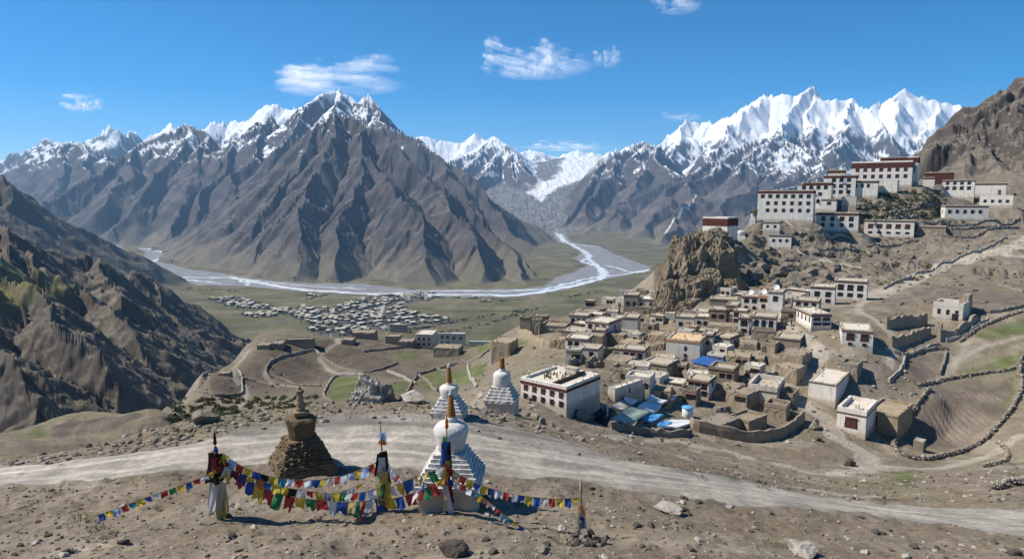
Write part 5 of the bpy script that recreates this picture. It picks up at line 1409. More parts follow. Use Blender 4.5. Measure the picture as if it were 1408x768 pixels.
for i, (pts, lab) in enumerate([
    ([(276,539),(290,543),(305,545),(334,541)], 'low dark wall below the leftmost brown field'),
    ([(334,540),(332,517),(326,508)], 'short wall beside the leftmost brown field'),
    ([(330,519),(352,525),(374,532)], 'curved wall below the small triangular field'),
    ([(373,517),(392,524),(410,530),(441,530)], 'wall between the brown fields and green patch'),
    ([(445,541),(452,528),(462,518),(485,516),(501,516)], 'wall round the top of the bright green field'),
    ([(458,555),(448,548),(445,541)], 'stub wall at the left foot of the bright green field'),
    ([(441,488),(462,504),(496,512),(522,509),(547,500)], 'wall under the wide middle brown field'),
    ([(404,487),(430,482),(441,488)], 'short wall between the paths above the fields'),
    ([(501,484),(530,481),(558,478)], 'wall below the upper brown field by the round house'),
    ([(404,487),(376,496),(366,510),(372,523),(384,530)], 'pale wall following the curved field path'),
    ([(533,511),(555,520),(572,528)], 'wall stepping down towards the boulder outcrop'),
    ([(576,517),(590,527),(602,538)], 'curved stone wall inside the green terraces'),
    ([(572,516),(600,508),(630,500),(660,492),(672,482)], 'long wall above the green terraces'),
    ([(643,502),(647,520),(655,532)], 'pale wall running down the green terraces'),
    ([(618,512),(600,508)], 'short wall joining two green terraces'),
    ([(560,540),(566,528),(574,518)], 'wall at the left end of the green terraces'),
    ([(1222,525),(1240,505),(1245,489)], 'stone wall left of the small upper ploughed field'),
    ([(1240,489),(1275,482),(1302,480)], 'stone wall above the small upper ploughed field'),
    ([(1300,484),(1298,500),(1292,515)], 'stone wall right of the small upper ploughed field'),
    ([(1216,480),(1235,486),(1262,484),(1290,474)], 'broken wall terrace below the roofless enclosure'),
    ([(1330,425),(1365,430),(1408,422)], 'dark wall along the foot of the upper right field'),
    ([(1372,392),(1408,402)], 'stone wall above the upper right field'),
  ]):
    wall(lab, pts, .75, .55, ('stone', 'palestone', 'stone')[i % 3], 110, group=G_FW)

hx = [(v[1][0] + 0 * v[2], v[1][1] + v[3] / 2, max(v[2], v[3])) for v in HOUSES.values()]
hrg = np.random.default_rng(41); taken = list(hx); nf = 0
for _ in range(4000):
    if nf >= 74: break
    px, py = hrg.uniform(785, 1112), hrg.uniform(408, 560)
    if px > 1060 and py > 470 or px < 850 and py > 500: continue
    P = hit(px, py, 90); w_ = hrg.uniform(3, 5.5)
    if P[1] > 240 or P[1] < 90 or any(math.hypot(P[0] - a, P[1] + 2 - b_) < (w_ + c_) * .49 for a, b_, c_ in taken): continue
    wp = w_ / P[1] * FPX
    if hrg.random() < .15:
        w_ *= 1.15; wp *= 1.15; nw = int(hrg.integers(2, 4)); sz = .85 / P[1] * FPX
        house('white two-storey flat-roofed house crowded in among the other village houses', px, py, wp, hrg.uniform(3.2, 4.2) / P[1] * FPX, hrg.uniform(2, 26), w_ * hrg.uniform(.8, 1.2), wall=('white', 'cream')[int(hrg.integers(0, 2))], roof=('roof', 'paleroof')[int(hrg.integers(0, 2))], band=('brown', 'red', 'brown')[int(hrg.integers(0, 3))], bandh=.3, par=.3, wins=[(nw, .72, sz, sz * 1.3), (nw, .30, sz, sz)], side=[(1, .7, sz, sz)], group='white houses crowded in the village')
        taken.append((P[0], P[1] + 2, w_)); nf += 1; continue
    house('small flat-roofed hut crowded in among the larger village houses', px, py, wp, hrg.uniform(1.9, 3.0) / P[1] * FPX, hrg.uniform(2, 28), w_ * hrg.uniform(.8, 1.3), wall=('mud', 'greymud', 'ochre', 'cream', 'cream')[int(hrg.integers(0, 5))], roof=('roof', 'paleroof', 'roof')[int(hrg.integers(0, 3))], band=(None, None, 'brown')[int(hrg.integers(0, 3))], bandh=.25, par=hrg.choice([.1, .2, .5]), group='small huts between the village houses', door=(hrg.uniform(.15, .35), .9 / P[1] * FPX, 1.5 / P[1] * FPX) if hrg.random() < .6 else None, wins=[(int(hrg.integers(1, 3)), .62, .8 / P[1] * FPX, .8 / P[1] * FPX, .4, .95)] if hrg.random() < .7 else ())
    taken.append((P[0], P[1] + 2, w_)); nf += 1
for _ in range(40):
    px, py = hrg.uniform(790, 1110), hrg.uniform(440, 585)
    if px > 1060 and py > 470 or px < 860 and py > 510: continue
    a_ = hrg.uniform(-.5, .5); L_ = hrg.uniform(10, 24)
    wall('low crumbling yard wall among the crowded village houses', [(px, py), (px + L_ * math.cos(a_) * .5, py + L_ * .3 * math.sin(a_)), (px + L_ * math.cos(a_), py + L_ * .45 * math.sin(a_) - 2)], hrg.uniform(.7, 1.5), .5, ('greymud', 'stone', 'mud')[int(hrg.integers(0, 3))], 90, 'yard_wall', 'wall', 'crumbling yard walls of the village', jag=.35)

# ------------------------------------------------------------------ stupas
def sq(b, hw, z0, z1, m, taper=0.0): b.box((-hw, -hw, z0), (hw, hw, z1), m, taper=taper)
def rough_box(b, hw, z0, z1, m, j=.03, n=10):
    """square course with worn, uneven edges"""
    ring = []
    for s in range(4):
        for k in range(n):
            t = -1 + 2 * k / n
            p = [(t, -1), (1, t), (-t, 1), (-1, -t)][s]; ring.append((p[0] * hw, p[1] * hw))
    N = len(ring); jj = [(random.uniform(-j, j), random.uniform(-j, j), random.uniform(-j, j) * .6) for _ in ring]
    vs = [(x + a, y + c, z0) for (x, y), (a, c, d) in zip(ring, jj)] + [(x + c * .8, y + a * .8, z1 + d) for (x, y), (a, c, d) in zip(ring, jj)]
    b.add(vs, [(i, (i + 1) % N, N + (i + 1) % N, N + i) for i in range(N)] + [tuple(range(N))[::-1], tuple(range(N, 2 * N))], m)
def stupa(label, px, py, mpp, rz, plinth, steps, dome, neck, spire, finial=True, mb='stupabase', mw='stupawhite', msp='spire', Y=None):
    """all measures in picture pixels from the base upwards, times mpp metres"""
    P = hit(px, py) if Y is None else at(px, py, Y); u = P[1] / FPX * mpp
    root = empty('stupa', (P[0], P[1] + plinth[0] * u * .5, zat(P[0], P[1] + plinth[0] * u * .5)), -math.atan2(P[0], P[1]) - R(rz)); tag(root, label, 'stupa')
    b = MB(); hw, h = plinth[0] * u / 2, plinth[1] * u
    rough_box(b, hw, -1.6, h, mb, .03); b.build('plinth', root)
    z = h; w0, w1, hs, n = steps
    b = MB()
    for i in range(n):
        w = (w0 + (w1 - w0) * i / max(n - 1, 1)) * u / 2
        z1 = z + hs * u / n; rough_box(b, w, z - .02, z1, mw, .028); z = z1
    b.build('steps', root)
    b = MB(); wb, wt, hd = dome
    b.lathe([(wb * u / 2, z - .03), (wb * u / 2 * 1.04, z + hd * u * .2), (wt * u / 2, z + hd * u * .62), (wt * u / 2 * .97, z + hd * u * .78), (wt * u / 2 * .8, z + hd * u * .92), (wt * u / 2 * .45, z + hd * u)], 28, mw, True, wob=.03)
    b.build('dome', root); z += hd * u
    b = MB(); wn, hn = neck
    b.lathe([(wn * u / 2 * .8, z - .12), (wn * u / 2, z + hn * u * .3), (wn * u / 2 * .95, z + hn * u * .8), (wn * u / 2 * .6, z + hn * u)], 14, mw, True, wob=.05); b.build('neck', root); z += hn * u * .9
    b = MB(); ws, wt2, hsp, nr = spire; prof = []
    for i in range(nr):
        w = (ws + (wt2 - ws) * i / nr) * u / 2; za = z + hsp * u * i / nr; zb = z + hsp * u * (i + 1) / nr
        prof += [(w * .86, za), (w, za + (zb - za) * .25), (w, zb - (zb - za) * .25), (w * .84, zb)]
    b.lathe(prof, 16, msp, False); b.build('spire', root); z += hsp * u
    if finial:
        b = MB(); b.lathe([(wt2 * u * .35, z - .02), (wt2 * u * .75, z + .06), (wt2 * u * .3, z + .12), (wt2 * u * .5, z + .2), (.01, z + .32)], 10, mw if msp == 'spire' else msp); b.build('finial', root)
    return root
stupa('large whitewashed stepped stupa with ringed ochre spire beside the flags', 618, 702, 1.0, 9, (84, 38), (94, 47, 45, 8), (39, 52, 44), (18, 8), (14, 6, 32, 9))
stupa('smaller white stupa half hidden behind the large stepped stupa', 616, 577, 1.0, 14, (46, 10), (42, 26, 18, 4), (24, 28, 18), (9, 4), (9, 5, 22, 7))
stupa('white stupa with square body alone on the crest beside the white house', 690, 567, 1.0, 12, (42, 20), (44, 27, 21, 5), (25, 25, 21), (10, 4), (9, 7, 16, 5), False)
# the unpainted one of stacked stone
P = hit(406, 656); u = P[1] / FPX
root = empty('stupa', (P[0], P[1] + 1.3, zat(P[0], P[1] + 1.3)), R(28)); tag(root, 'crumbling unpainted stupa of stacked brown stone with mud drum', 'stupa')
b = MB(); nl = 13
for i in range(nl):
    t = i / (nl - 1); w = (82 - 40 * t ** 1.1) * u / 2; rough_box(b, w * random.uniform(.97, 1.03), i * 43 * u / nl - .3 * (i == 0), (i + 1) * 43 * u / nl - .035, 'stupastone', .05, 9)
for k in range(300):
    t = random.random(); w = (82 - 40 * t ** 1.1) * u / 2; s = random.choice((0, 1, 2, 3)); q = random.uniform(-1, 1) * w
    x, y = [(q, -w), (w, q), (q, w), (-w, q)][s]; b.rock((x, y, t * 42 * u), random.uniform(.06, .14), 'stupastone', k, 0, .3, .7)
b.build('stepped_base', root)
z = 42 * u; b = MB(); b.lathe([(17 * u, z - .1), (19 * u, z + 10 * u), (21.5 * u, z + 24 * u), (22.5 * u, z + 28 * u), (20 * u, z + 31 * u), (10 * u, z + 33.5 * u)], 26, 'stupamud', False, wob=.09)
for k in range(60): a_ = random.uniform(0, 6.28); r_ = random.uniform(14, 21) * u; b.rock((r_ * math.cos(a_), r_ * math.sin(a_), z + 30.5 * u - (r_ / u - 14) * .12 * u), random.uniform(.05, .1), 'stupastone', k + 500, 0, .3, .6); b.build('drum', root)
z += 32 * u; b = MB(); b.box((-9 * u, -9 * u, z - .15), (9 * u, 9 * u, z + 4 * u), 'stupamud', taper=.15); b.box((-10.5 * u, -10.5 * u, z + 4.02 * u), (10.5 * u, 10.5 * u, z + 9 * u), 'stupamud', taper=-.05); b.build('neck', root)
z += 9 * u; b = MB(); b.lathe([(6.5 * u, z), (7 * u, z + 4 * u), (5.8 * u, z + 5 * u), (6 * u, z + 12 * u), (5 * u, z + 13 * u), (5 * u, z + 20 * u), (4.2 * u, z + 21 * u), (5 * u, z + 27 * u)], 14, 'stupamud', False, wob=.05); b.build('spire', root)
z += 27 * u; b = MB(); b.lathe([(6 * u, z), (6 * u, z + 3 * u), (2 * u, z + 5 * u), (2.2 * u, z + 8 * u), (.01, z + 10 * u)], 10, 'stupastone', False); b.build('finial', root)
stupa('small white chorten by the corner of the long left block', 1036, 314, .36, 8, (22, 14), (20, 14, 10, 3), (13, 15, 12), (6, 3), (6, 3, 10, 4), mb='stupawhite', Y=276)
stupa('low rounded white chorten next to the cliff edge path', 1022, 312, .5, 8, (28, 6), (24, 18, 5, 2), (22, 24, 12), (6, 2), (5, 3, 3, 2), False, mb='stupawhite', Y=268)

# ------------------------------------------------------------------ prayer flags
frg = np.random.default_rng(77)
def cloth(w, h, m, drop=None, sway=.12, ny=6, nx=5, fold=0.0, taper=0.0, fade=0.0):
    """a hanging cloth: top edge on the x axis, rippled"""
    b = MB(); ph = frg.uniform(0, 6, 3); vs = []; fs = []; sk = frg.uniform(-.15, .15)
    for j in range(ny + 1):
        v = j / ny
        for i in range(nx + 1):
            s = i / nx - .5
            y = sway * v * (math.sin(s * 5 + ph[0] + v * 2) * .6 + math.sin(s * 9 + ph[1]) * .3 + .5 * math.sin(v * 4 + ph[2])) * w
            vs.append((s * w * (1 - taper * v) * (1 - fold * v * .3) + sk * v * h, y, -v * h * (1 - .05 * math.sin(s * 6 + ph[1]))))
    for j in range(ny):
        for i in range(nx): k = j * (nx + 1) + i; fs.append((k, k + 1, k + nx + 2, k + nx + 1))
    b.add(vs, fs, (CLOTH2 if frg.random() < fade else CLOTH)[m], True); return b
def flag_string(label, pts, seq, wpx, hpx, gap=1.12, group='strings of prayer flags', name='flag_string', jit=.15, start=.0, cat='prayer flags', rope='wood', rr=.012):
    """pts: (px, py, Y) along the string"""
    P3 = smooth_line([at(*p) for p in pts], 10)
    Ls = [0.0]
    for a, c in zip(P3[:-1], P3[1:]): Ls.append(Ls[-1] + float(np.linalg.norm(c - a)))
    root = empty(name, tuple(P3[0])); tag(root, label, cat, group)
    b = MB(); b.tube([p - P3[0] for p in P3], rr, 5, rope); b.build('rope', root)
    Ym = np.mean([p[2] for p in pts]); w = wpx * Ym / FPX; h = hpx * Ym / FPX
    n = min(95, int((Ls[-1] - start) / (w * gap)))
    for i in range(n):
        d = start + (i + .5) * (Ls[-1] - start) / n
        k = min(int(np.searchsorted(Ls, d)), len(P3) - 1); t = (d - Ls[k - 1]) / (Ls[k] - Ls[k - 1]); p = P3[k - 1] + (P3[k] - P3[k - 1]) * t; dr = P3[k] - P3[k - 1]
        c = cloth(w * frg.uniform(1 - jit, 1 + jit), h * frg.uniform(1 - jit * 1.6, 1 + jit), seq[i % len(seq)], sway=.4, fade=.04, taper=frg.uniform(-.1, .12), fold=frg.uniform(0, .3))
        o = c.build('flag', root, tuple(p - P3[0])); o.rotation_euler = (frg.normal(.05, .2), -math.atan2(dr[2], math.hypot(dr[0], dr[1])) * .75, math.atan2(dr[1], dr[0]) + frg.normal(0, .14))
    return root
SEQ = ['blue', 'white', 'red', 'green', 'yellow']
def pole(label, px, py, top, lean, cloths, knot=None, tip='maroon', base_m='wood', Y=None):
    P = hit(px, py) if Y is None else at(px, py, Y); u = P[1] / FPX
    H = (py - top) * u * 1.08
    root = empty('flag_pole', tuple(P)); tag(root, label, 'flag pole', 'prayer flag poles')
    b = MB(); dx = lean * u
    b.tube([(0, 0, -.4), (dx * .5, 0, H * .5), (dx, 0, H)], .055, 8, 'wood', r1=.022); b.build('mast', root)
    if tip:
        b = MB(); z = H * .86; b.lathe([(.05, z), (.085, z + .06), (.06, z + .22), (.075, z + .3), (.03, z + .5), (.01, z + .68)], 8, CLOTH[tip], c=(dx * .9, 0)); b.build('tip_wrapping', root)
    for (m, z0f, z1f, w, ang, offr) in cloths:
        h = (z0f - z1f) * H; c = cloth(w * 1.35 * u, h, m, sway=.3, ny=9, nx=7, fold=.4, taper=-.35)
        o = c.build('hanging_cloth', root, (dx * z0f + math.sin(ang) * offr, -math.cos(ang) * offr, z0f * H)); o.rotation_euler = (.04, 0, ang * .8)
    if knot:
        for zf, m in knot:
            b = MB(); b.rock((dx * zf, 0, zf * H), .11, CLOTH[m], int(zf * 100), 1, .4, .8); b.build('scarf_knot', root)
    return root
pole('left flag pole wrapped in black and cream hanging cloth', 305, 713, 592, -4, [('black', .77, .42, 15, -.3, .10), ('black', .76, .44, 13, .5, .11), ('maroon', .78, .55, 9, -.9, .12), ('red', .72, .56, 9, .1, .14), ('cream', .46, .03, 15, -.2, .13), ('white', .44, .12, 12, .35, .15), ('yellow', .34, .02, 10, -.5, .14), ('cream', .42, .05, 11, .9, .12), ('yellow', .30, .04, 9, .7, .13), ('black', .80, .05, 8, -1.3, .10), ('black', .8, .1, 10, 2.6, .1), ('blue', .14, .02, 8, -1.2, .16)], [(.80, 'blue'), (.78, 'pale'), (.82, 'blue')])
pole('middle flag pole with pennant and black and yellow cloth', 529, 703, 578, -3, [('black', .66, .42, 10, .2, .1), ('black', .68, .3, 9, .8, .1), ('white', .62, .45, 7, .1, .14), ('cream', .46, .30, 11, 0, .12), ('yellow', .44, .06, 9, -.3, .13), ('yellow', .34, .12, 12, .5, .15), ('blue', .30, .1, 8, -.9, .13), ('green', .33, .2, 10, .7, .17), ('pale', .88, .78, 8, .9, .05), ('orange', .80, .74, 9, .9, .05)], None, None)
pole('slim flag pole in front of the large stupa with black and white streamers', 614, 706, 568, 2, [('black', .72, .40, 10, -.2, .09), ('blue', .74, .52, 8, .2, .12), ('green', .78, .56, 6, -.6, .08), ('white', .34, .03, 7, -.7, .14), ('cream', .34, .04, 7, .7, .14), ('maroon', .52, .30, 10, -.8, .15), ('yellow', .55, .36, 8, .8, .14), ('black', .42, .12, 7, 0, .08), ('red', .30, .05, 5, .9, .16)], [(.36, 'cream')], 'orange')
pole('right flag pole standing in the dark cairn with pale cloth', 800, 737, 664, -2, [('cream', .56, .10, 8, .3, .07), ('orange', .62, .40, 6, -.4, .08), ('blue', .40, .12, 5, .1, .1), ('white', .34, .08, 7, .6, .09)], None, 'cream')
YA, YB, YC, YD = hit(305, 713)[1], hit(529, 703)[1], hit(614, 706)[1] - .2, hit(800, 737)[1]
G_FS = 'strings of prayer flags'
flag_string('flag string running from the left pole down to the ground', [(302,634,YA),(285,652,YA - .3),(245,668,YA - .6),(200,684,YA - .9),(165,697,YA - 1),(133,708,YA - 1.1)], ['blue', 'yellow', 'white', 'red', 'blue', 'yellow', 'green', 'red', 'white', 'blue', 'yellow', 'teal', 'red', 'pale', 'yellow'], 10, 9, 1.12)
flag_string('lowest string of large flags between left and middle poles', [(306,628,YA),(325,650,YA),(345,661,YA - .1),(370,673,YA - .2),(400,682,YA - .3),(440,687,YA - .4),(480,690,YA - .4),(510,687,YB - .1),(527,683,YB)], ['maroon', 'yellow', 'red', 'blue', 'yellow', 'red', 'green', 'red', 'yellow', 'green', 'red', 'white', 'blue', 'yellow', 'green', 'red', 'white', 'blue'], 14.5, 22, 1.04)
flag_string('upper string of small flags between left and middle poles', [(306,622,YA),(325,636,YA),(345,646,YA),(375,655,YA),(410,659,YA),(440,659,YA),(470,654,YB + .3),(495,645,YB + .2),(524,632,YB)], ['yellow', 'pale', 'red', 'yellow', 'blue', 'black', 'yellow', 'teal', 'white', 'red', 'white', 'blue', 'yellow', 'pale', 'white', 'red', 'white', 'pale'], 11.5, 13, 1.04)
flag_string('middle string with black flags between left and middle poles', [(308,640,YA),(330,650,YA - .1),(352,658,YA - .1),(385,668,YA - .2),(420,674,YA - .2),(460,678,YA - .2),(500,676,YB - .2),(527,668,YB)], ['white', 'maroon', 'blue', 'yellow', 'orange', 'blue', 'yellow', 'yellow', 'black', 'white', 'red', 'yellow', 'blue', 'yellow', 'green', 'white', 'red', 'blue', 'white'], 11.5, 13, 1.04)
flag_string('short slanting string of pale flags near the middle pole', [(455,684,YB - .3),(470,676,YB - .1),(490,668,YB),(500,664,YB + .1)], ['yellow', 'pale', 'white', 'yellow'], 10, 9, 1.1)
flag_string('upper yellow and blue string between middle and stupa poles', [(531,672,YB),(550,664,YB - .1),(570,656,YB - .1),(590,649,YC + .1),(612,640,YC)], ['white', 'yellow', 'blue', 'yellow', 'blue', 'yellow', 'green'], 13, 18, 1.05)
flag_string('lower mixed string between middle and stupa poles', [(531,686,YB),(550,683,YB - .2),(570,676,YB - .2),(590,668,YC),(612,656,YC)], ['yellow', 'blue', 'red', 'white', 'maroon', 'green', 'red'], 13, 17, 1.05)
flag_string('short string dropping right from the middle pole', [(531,634,YB + .1),(540,645,YB + .3),(550,656,YB + .5),(560,668,YB + .7)], ['blue', 'white', 'pale', 'red', 'white'], 8, 10, 1.05)
flag_string('long upper string from the stupa pole to the cairn pole', [(616,640,YC),(632,652,YC - .1),(655,664,YC - .3),(685,674,YC - .5),(720,681,YC - .7),(760,685,YD + .2),(797,684,YD)], ['red', 'cream', 'red', 'yellow', 'blue', 'yellow', 'blue', 'white', 'red', 'white', 'blue', 'yellow', 'blue', 'white', 'red', 'yellow', 'blue', 'yellow', 'white', 'blue', 'orange'], 10, 13, 1.06)
flag_string('long lower string from the stupa pole down to the cairn', [(616,658,YC),(640,668,YC - .3),(665,684,YC - .6),(690,704,YC - .9),(715,722,YC - 1.1),(745,738,YD - .3),(768,744,YD - .4),(785,736,YD - .2)], ['blue', 'white', 'red', 'white', 'teal', 'yellow', 'red', 'white', 'red', 'pale', 'teal', 'yellow'], 9.5, 10, 1.06)
# cairn at the foot of the right pole
P = hit(806, 752); b = MB()
for k in range(70):
    a = frg.uniform(0, 6.28); r = .75 * frg.random() ** .6; b.rock((r * math.cos(a) * 1.2, r * math.sin(a) * .8, max(0, .62 - r * .75) * frg.random() + .05), frg.uniform(.10, .24), ('darkstone', 'stone', 'darkstone')[k % 3], 900 + k, 1, .3, .8)
o = b.build('cairn', None, (P[0], P[1] + .5, zat(P[0], P[1] + .5))); tag(o, 'dark stone cairn holding the foot of the right flag pole', 'cairn')
# garlands of the monastery
G_GA = 'prayer flag garlands at the monastery'
flag_string('white flag garland along the roofs of the left monastery blocks', [(1046,263,284),(1068,259,290),(1095,253,300),(1117,242,308),(1135,232,316),(1150,229,318),(1163,221,326)], ['white', 'cream', 'white', 'white'], 3.6, 3.8, 1.1, G_GA, rr=.12)
flag_string('long yellow white garland sagging between the square block and eight-window building', [(1178,288,290),(1195,291,292),(1215,292,296),(1245,287,305),(1272,278,318),(1297,261,334)], ['cream', 'white', 'yellow', 'cream'], 4.2, 4.2, 1.05, G_GA, rr=.12)
flag_string('short garland above the long one, below the white wing', [(1178,272,302),(1190,278,303),(1203,281,304),(1212,276,306)], ['white', 'yellow', 'cream'], 3.4, 3.4, 1.1, G_GA, rr=.1)
flag_string('short garland peaked like a tent under the great hall', [(1212,268,312),(1222,274,312),(1234,272,314),(1243,263,316),(1248,273,316)], ['cream', 'white', 'yellow'], 3.2, 3.6, 1.1, G_GA, rr=.1)
flag_string('short garland at the foot of the narrow white tower', [(1250,258,332),(1262,259,334),(1275,257,338)], ['white', 'cream'], 3.4, 3.4, 1.1, G_GA, rr=.1)

# ------------------------------------------------------------------ tarpaulins, dishes, bundles, people, tree
def tarp(label, quad, m, lift=.9, rmin=85, name='tarpaulin', cat='tarpaulin', wave=.10, n=8, group='tarpaulins over the sheds'):
    Q = [hit(p[0], p[1], rmin) for p in quad]
    zm = [q[2] + lift for q in Q]; vs = []; fs = []; ph = frg.uniform(0, 6, 2)
    c0 = np.mean(Q, 0)
    for j in range(n + 1):
        for i in range(n + 1):
            s, t = i / n, j / n
            p = (Q[0] * (1 - s) + Q[1] * s) * (1 - t) + (Q[3] * (1 - s) + Q[2] * s) * t
            z = p[2] + lift + wave * (math.sin(s * 7 + ph[0]) * math.sin(t * 5 + ph[1]) - .8 * math.sin(math.pi * s) * math.sin(math.pi * t))
            vs.append((p[0] - c0[0], p[1] - c0[1], z - c0[2]))
    for j in range(n):
        for i in range(n): k = j * (n + 1) + i; fs.append((k, k + 1, k + n + 2, k + n + 1))
    # hem hanging down at the edges
    N = len(vs); edge = [i for i in range(n + 1)] + [(j + 1) * (n + 1) + n for j in range(n)] + [n * (n + 1) + n - 1 - i for i in range(n)] + [(n - 1 - j) * (n + 1) for j in range(n - 1)]
    for e in edge: x, y, z = vs[e]; vs.append((x * 1.01, y * 1.01, z - .28 - .12 * frg.random()))
    for i in range(len(edge)): a, b_ = i, (i + 1) % len(edge); fs.append((edge[a], N + a, N + b_, edge[b_]))
    b = MB(); b.add(vs, fs, m, False); o = b.build(name, None, tuple(c0)); tag(o, label, cat, group); return o
def shed_walls(label, quad, h, rmin=85, m='greymud'):
    Q = [hit(p[0], p[1], rmin) for p in quad]; c0 = np.mean(Q, 0); b = MB()
    q = [((p[0] - c0[0]) * .94, (p[1] - c0[1]) * .94) for p in Q]
    if sum(q[i][0] * q[(i + 1) % 4][1] - q[(i + 1) % 4][0] * q[i][1] for i in range(4)) < 0: q = q[::-1]
    zs = min(p[2] for p in Q) - c0[2]
    b.quadprism(q, zs - 2.0, zs + h, m); o = b.build('shed', None, tuple(c0)); tag(o, label, 'shed')
TQ = [[(838,585),(865,591),(894,574),(870,567)], [(888,556),(904,546),(929,554),(909,563)], [(877,566),(891,558),(909,565),(898,575)], [(883,582),(899,575),(912,577),(895,587)], [(904,591),(924,582),(942,585),(958,585),(951,592)][:2] + [(957,585),(930,594)], [(840,566),(862,552),(875,561),(855,571)]]
for q, l, h in zip(TQ, ['low shed walls under the green tarpaulin', 'low shed walls under the large white tarpaulin', 'low shed walls under the torn white tarpaulin', 'low shed walls under the bright blue tarpaulin', 'low shed walls under the blue and white sheets', 'low shed walls under the brown patched sheet'], (.75, .9, .7, .6, .5, .7)): shed_walls(l, q, h)
tarp('wide faded green tarpaulin roof at the village foot', TQ[0], 'green', 1.15)
tarp('large white tarpaulin behind the green one', TQ[1], 'whitet', 1.25)
tarp('torn white tarpaulin between the green and large white ones', TQ[2], 'whitet', 1.1)
tarp('bright blue tarpaulin right of the green one', TQ[3], 'sky', .95)
tarp('white sheet spread near the compound wall', TQ[4], 'whitet', .85)
tarp('small blue sheet lying beside the white sheet', [(903,590),(914,585),(924,588),(912,593)], 'sky', .98)
tarp('white cloth draped on a brown shed left of the white tarpaulins', [(858,556),(866,549),(877,558),(868,563)], 'whitet', 1.2)
tarp('brown patched sheet over the shed beside the dark cloth heap', TQ[5], 'cream', 1.0)
q = [on_roof(HB, .15, 0), on_roof(HB, 1.12, -.1), on_roof(HB, 1.1, 1.25), on_roof(HB, .1, 1.2)]
b = MB(); c0 = np.mean(np.array(q), 0); n = 8; vs = []; fs = []
for j in range(n + 1):
    for i in range(n + 1):
        s, t = i / n, j / n; p = (np.array(q[0]) * (1 - s) + np.array(q[1]) * s) * (1 - t) + (np.array(q[3]) * (1 - s) + np.array(q[2]) * s) * t
        vs.append(tuple(p - c0 + np.array([0, 0, .25 + .35 * t + .07 * math.sin(s * 9) * math.sin(t * 6)])))
for j in range(n):
    for i in range(n): k = j * (n + 1) + i; fs.append((k, k + 1, k + n + 2, k + n + 1))
b.add(vs, fs, 'ibl', True); tag(b.build('tarpaulin', None, tuple(c0)), 'dark blue tarpaulin over the stone shed below the orange roof', 'tarpaulin', 'tarpaulins over the sheds')
P = hit(945, 572, 85); b = MB(); b.lathe([(.95, -1), (1.0, .6), (.95, 1.5), (.7, 1.75), (.2, 1.82)], 12, 'whitet', wob=.08); o = b.build('covered_stack', None, tuple(P)); tag(o, 'white sheeted stack with a light blue cover on top', 'stack')
b = MB(); b.lathe([(1.05, 1.55), (.98, 1.72), (.72, 1.86), (.1, 1.92)], 12, 'sky', wob=.08); b.build('cover', o)
P = hit(828, 582, 85); b = MB()
for k in range(7): b.rock((frg.uniform(-.7, .7), frg.uniform(-.4, .8), .5 + .25 * k % 1.4), frg.uniform(.5, .85), 'navy', 1200 + k, 2, .4, 1.3)
tag(b.build('cloth_heap', None, tuple(P)), 'dark navy cloth heaped by the door of the bundle-roofed house', 'cloth heap')
for i, (px, py, k) in enumerate([(1031, 405, 0), (1051, 399, 1), (1069, 398, 2)]):
    key = ['white house with red cornice left in the satellite dish terrace', 'recessed middle house of the satellite dish terrace', 'right-hand taller house of the dish terrace with brown stone base'][k]
    p = on_roof(key, .5, .35); root = empty('satellite_dish', p, -.5); tag(root, ['white satellite dish on the red corniced roof', 'white satellite dish on the recessed middle roof', 'white satellite dish on the taller terrace roof'][k], 'satellite dish', 'satellite dishes on the terrace')
    b = MB(); b.tube([(0, 0, 0), (0, 0, .9)], .05, 6, 'wood'); b.build('mast', root)
    b = MB(); b.lathe([(.02, .0), (.35, .05), (.62, .17), (.75, .3), (.72, .3), (.36, .09), (.02, .04)], 16, 'whitet'); o = b.build('dish', root, (0, -.1, 1.0)); o.rotation_euler = (R(62), 0, 0)
# drying bundles and roof hatch on the big white house
b = MB(); b.lathe([(.10, 0), (.13, .2), (.05, .45), (.02, .6)], 7, 'wood', wob=.2); bm0 = b.mesh('drying_bundle')
for i in range(34):
    p = on_roof(HS, frg.uniform(.12, .62), frg.uniform(.25, .8)); o = link('drying_bundle', bm0, None, p, frg.uniform(0, 6)); s = frg.uniform(.7, 1.15); o.scale = (s, s, s * frg.uniform(.7, 1.1)); tag(o, 'dark upright bundle drying on the red corniced white house roof', 'bundle', 'bundles drying on the roof')
p = on_roof(HS, .55, .85); b = MB(); b.box((-1.0, -.6, -.05), (1.0, .6, 1.1), 'cream'); b.box((-1.08, -.68, 1.102), (1.08, .68, 1.25), 'roof'); o = b.build('roof_room', HOUSES[HS][0]); r0 = HOUSES[HS]; o.location = ((.55 - .5) * r0[2] * .9, r0[3] * .78, r0[4] + .07)
b = MB(); b.box((-.12, 0, 0), (.12, r0[3] * .9, .55), 'brown'); o = b.build('roof_divider', HOUSES[HS][0]); o.location = (r0[2] * .18, r0[3] * .05, r0[4] + .05)
r0 = HOUSES[HC]; b = MB(); b.box((-.35, -.35, 0), (.35, .35, 1.1), 'white'); o = b.build('chimney', r0[0]); o.location = (.2, r0[3] * .35, r0[4] + .06)
r0 = HOUSES[HL]
for fx in (-.2, .24): b = MB(); b.box((-.9, -.07, -.32), (.9, .05, .32), 'navy'); o = b.build('blue_panel', r0[0]); o.location = (fx * r0[2], -.02, r0[4] * .42)
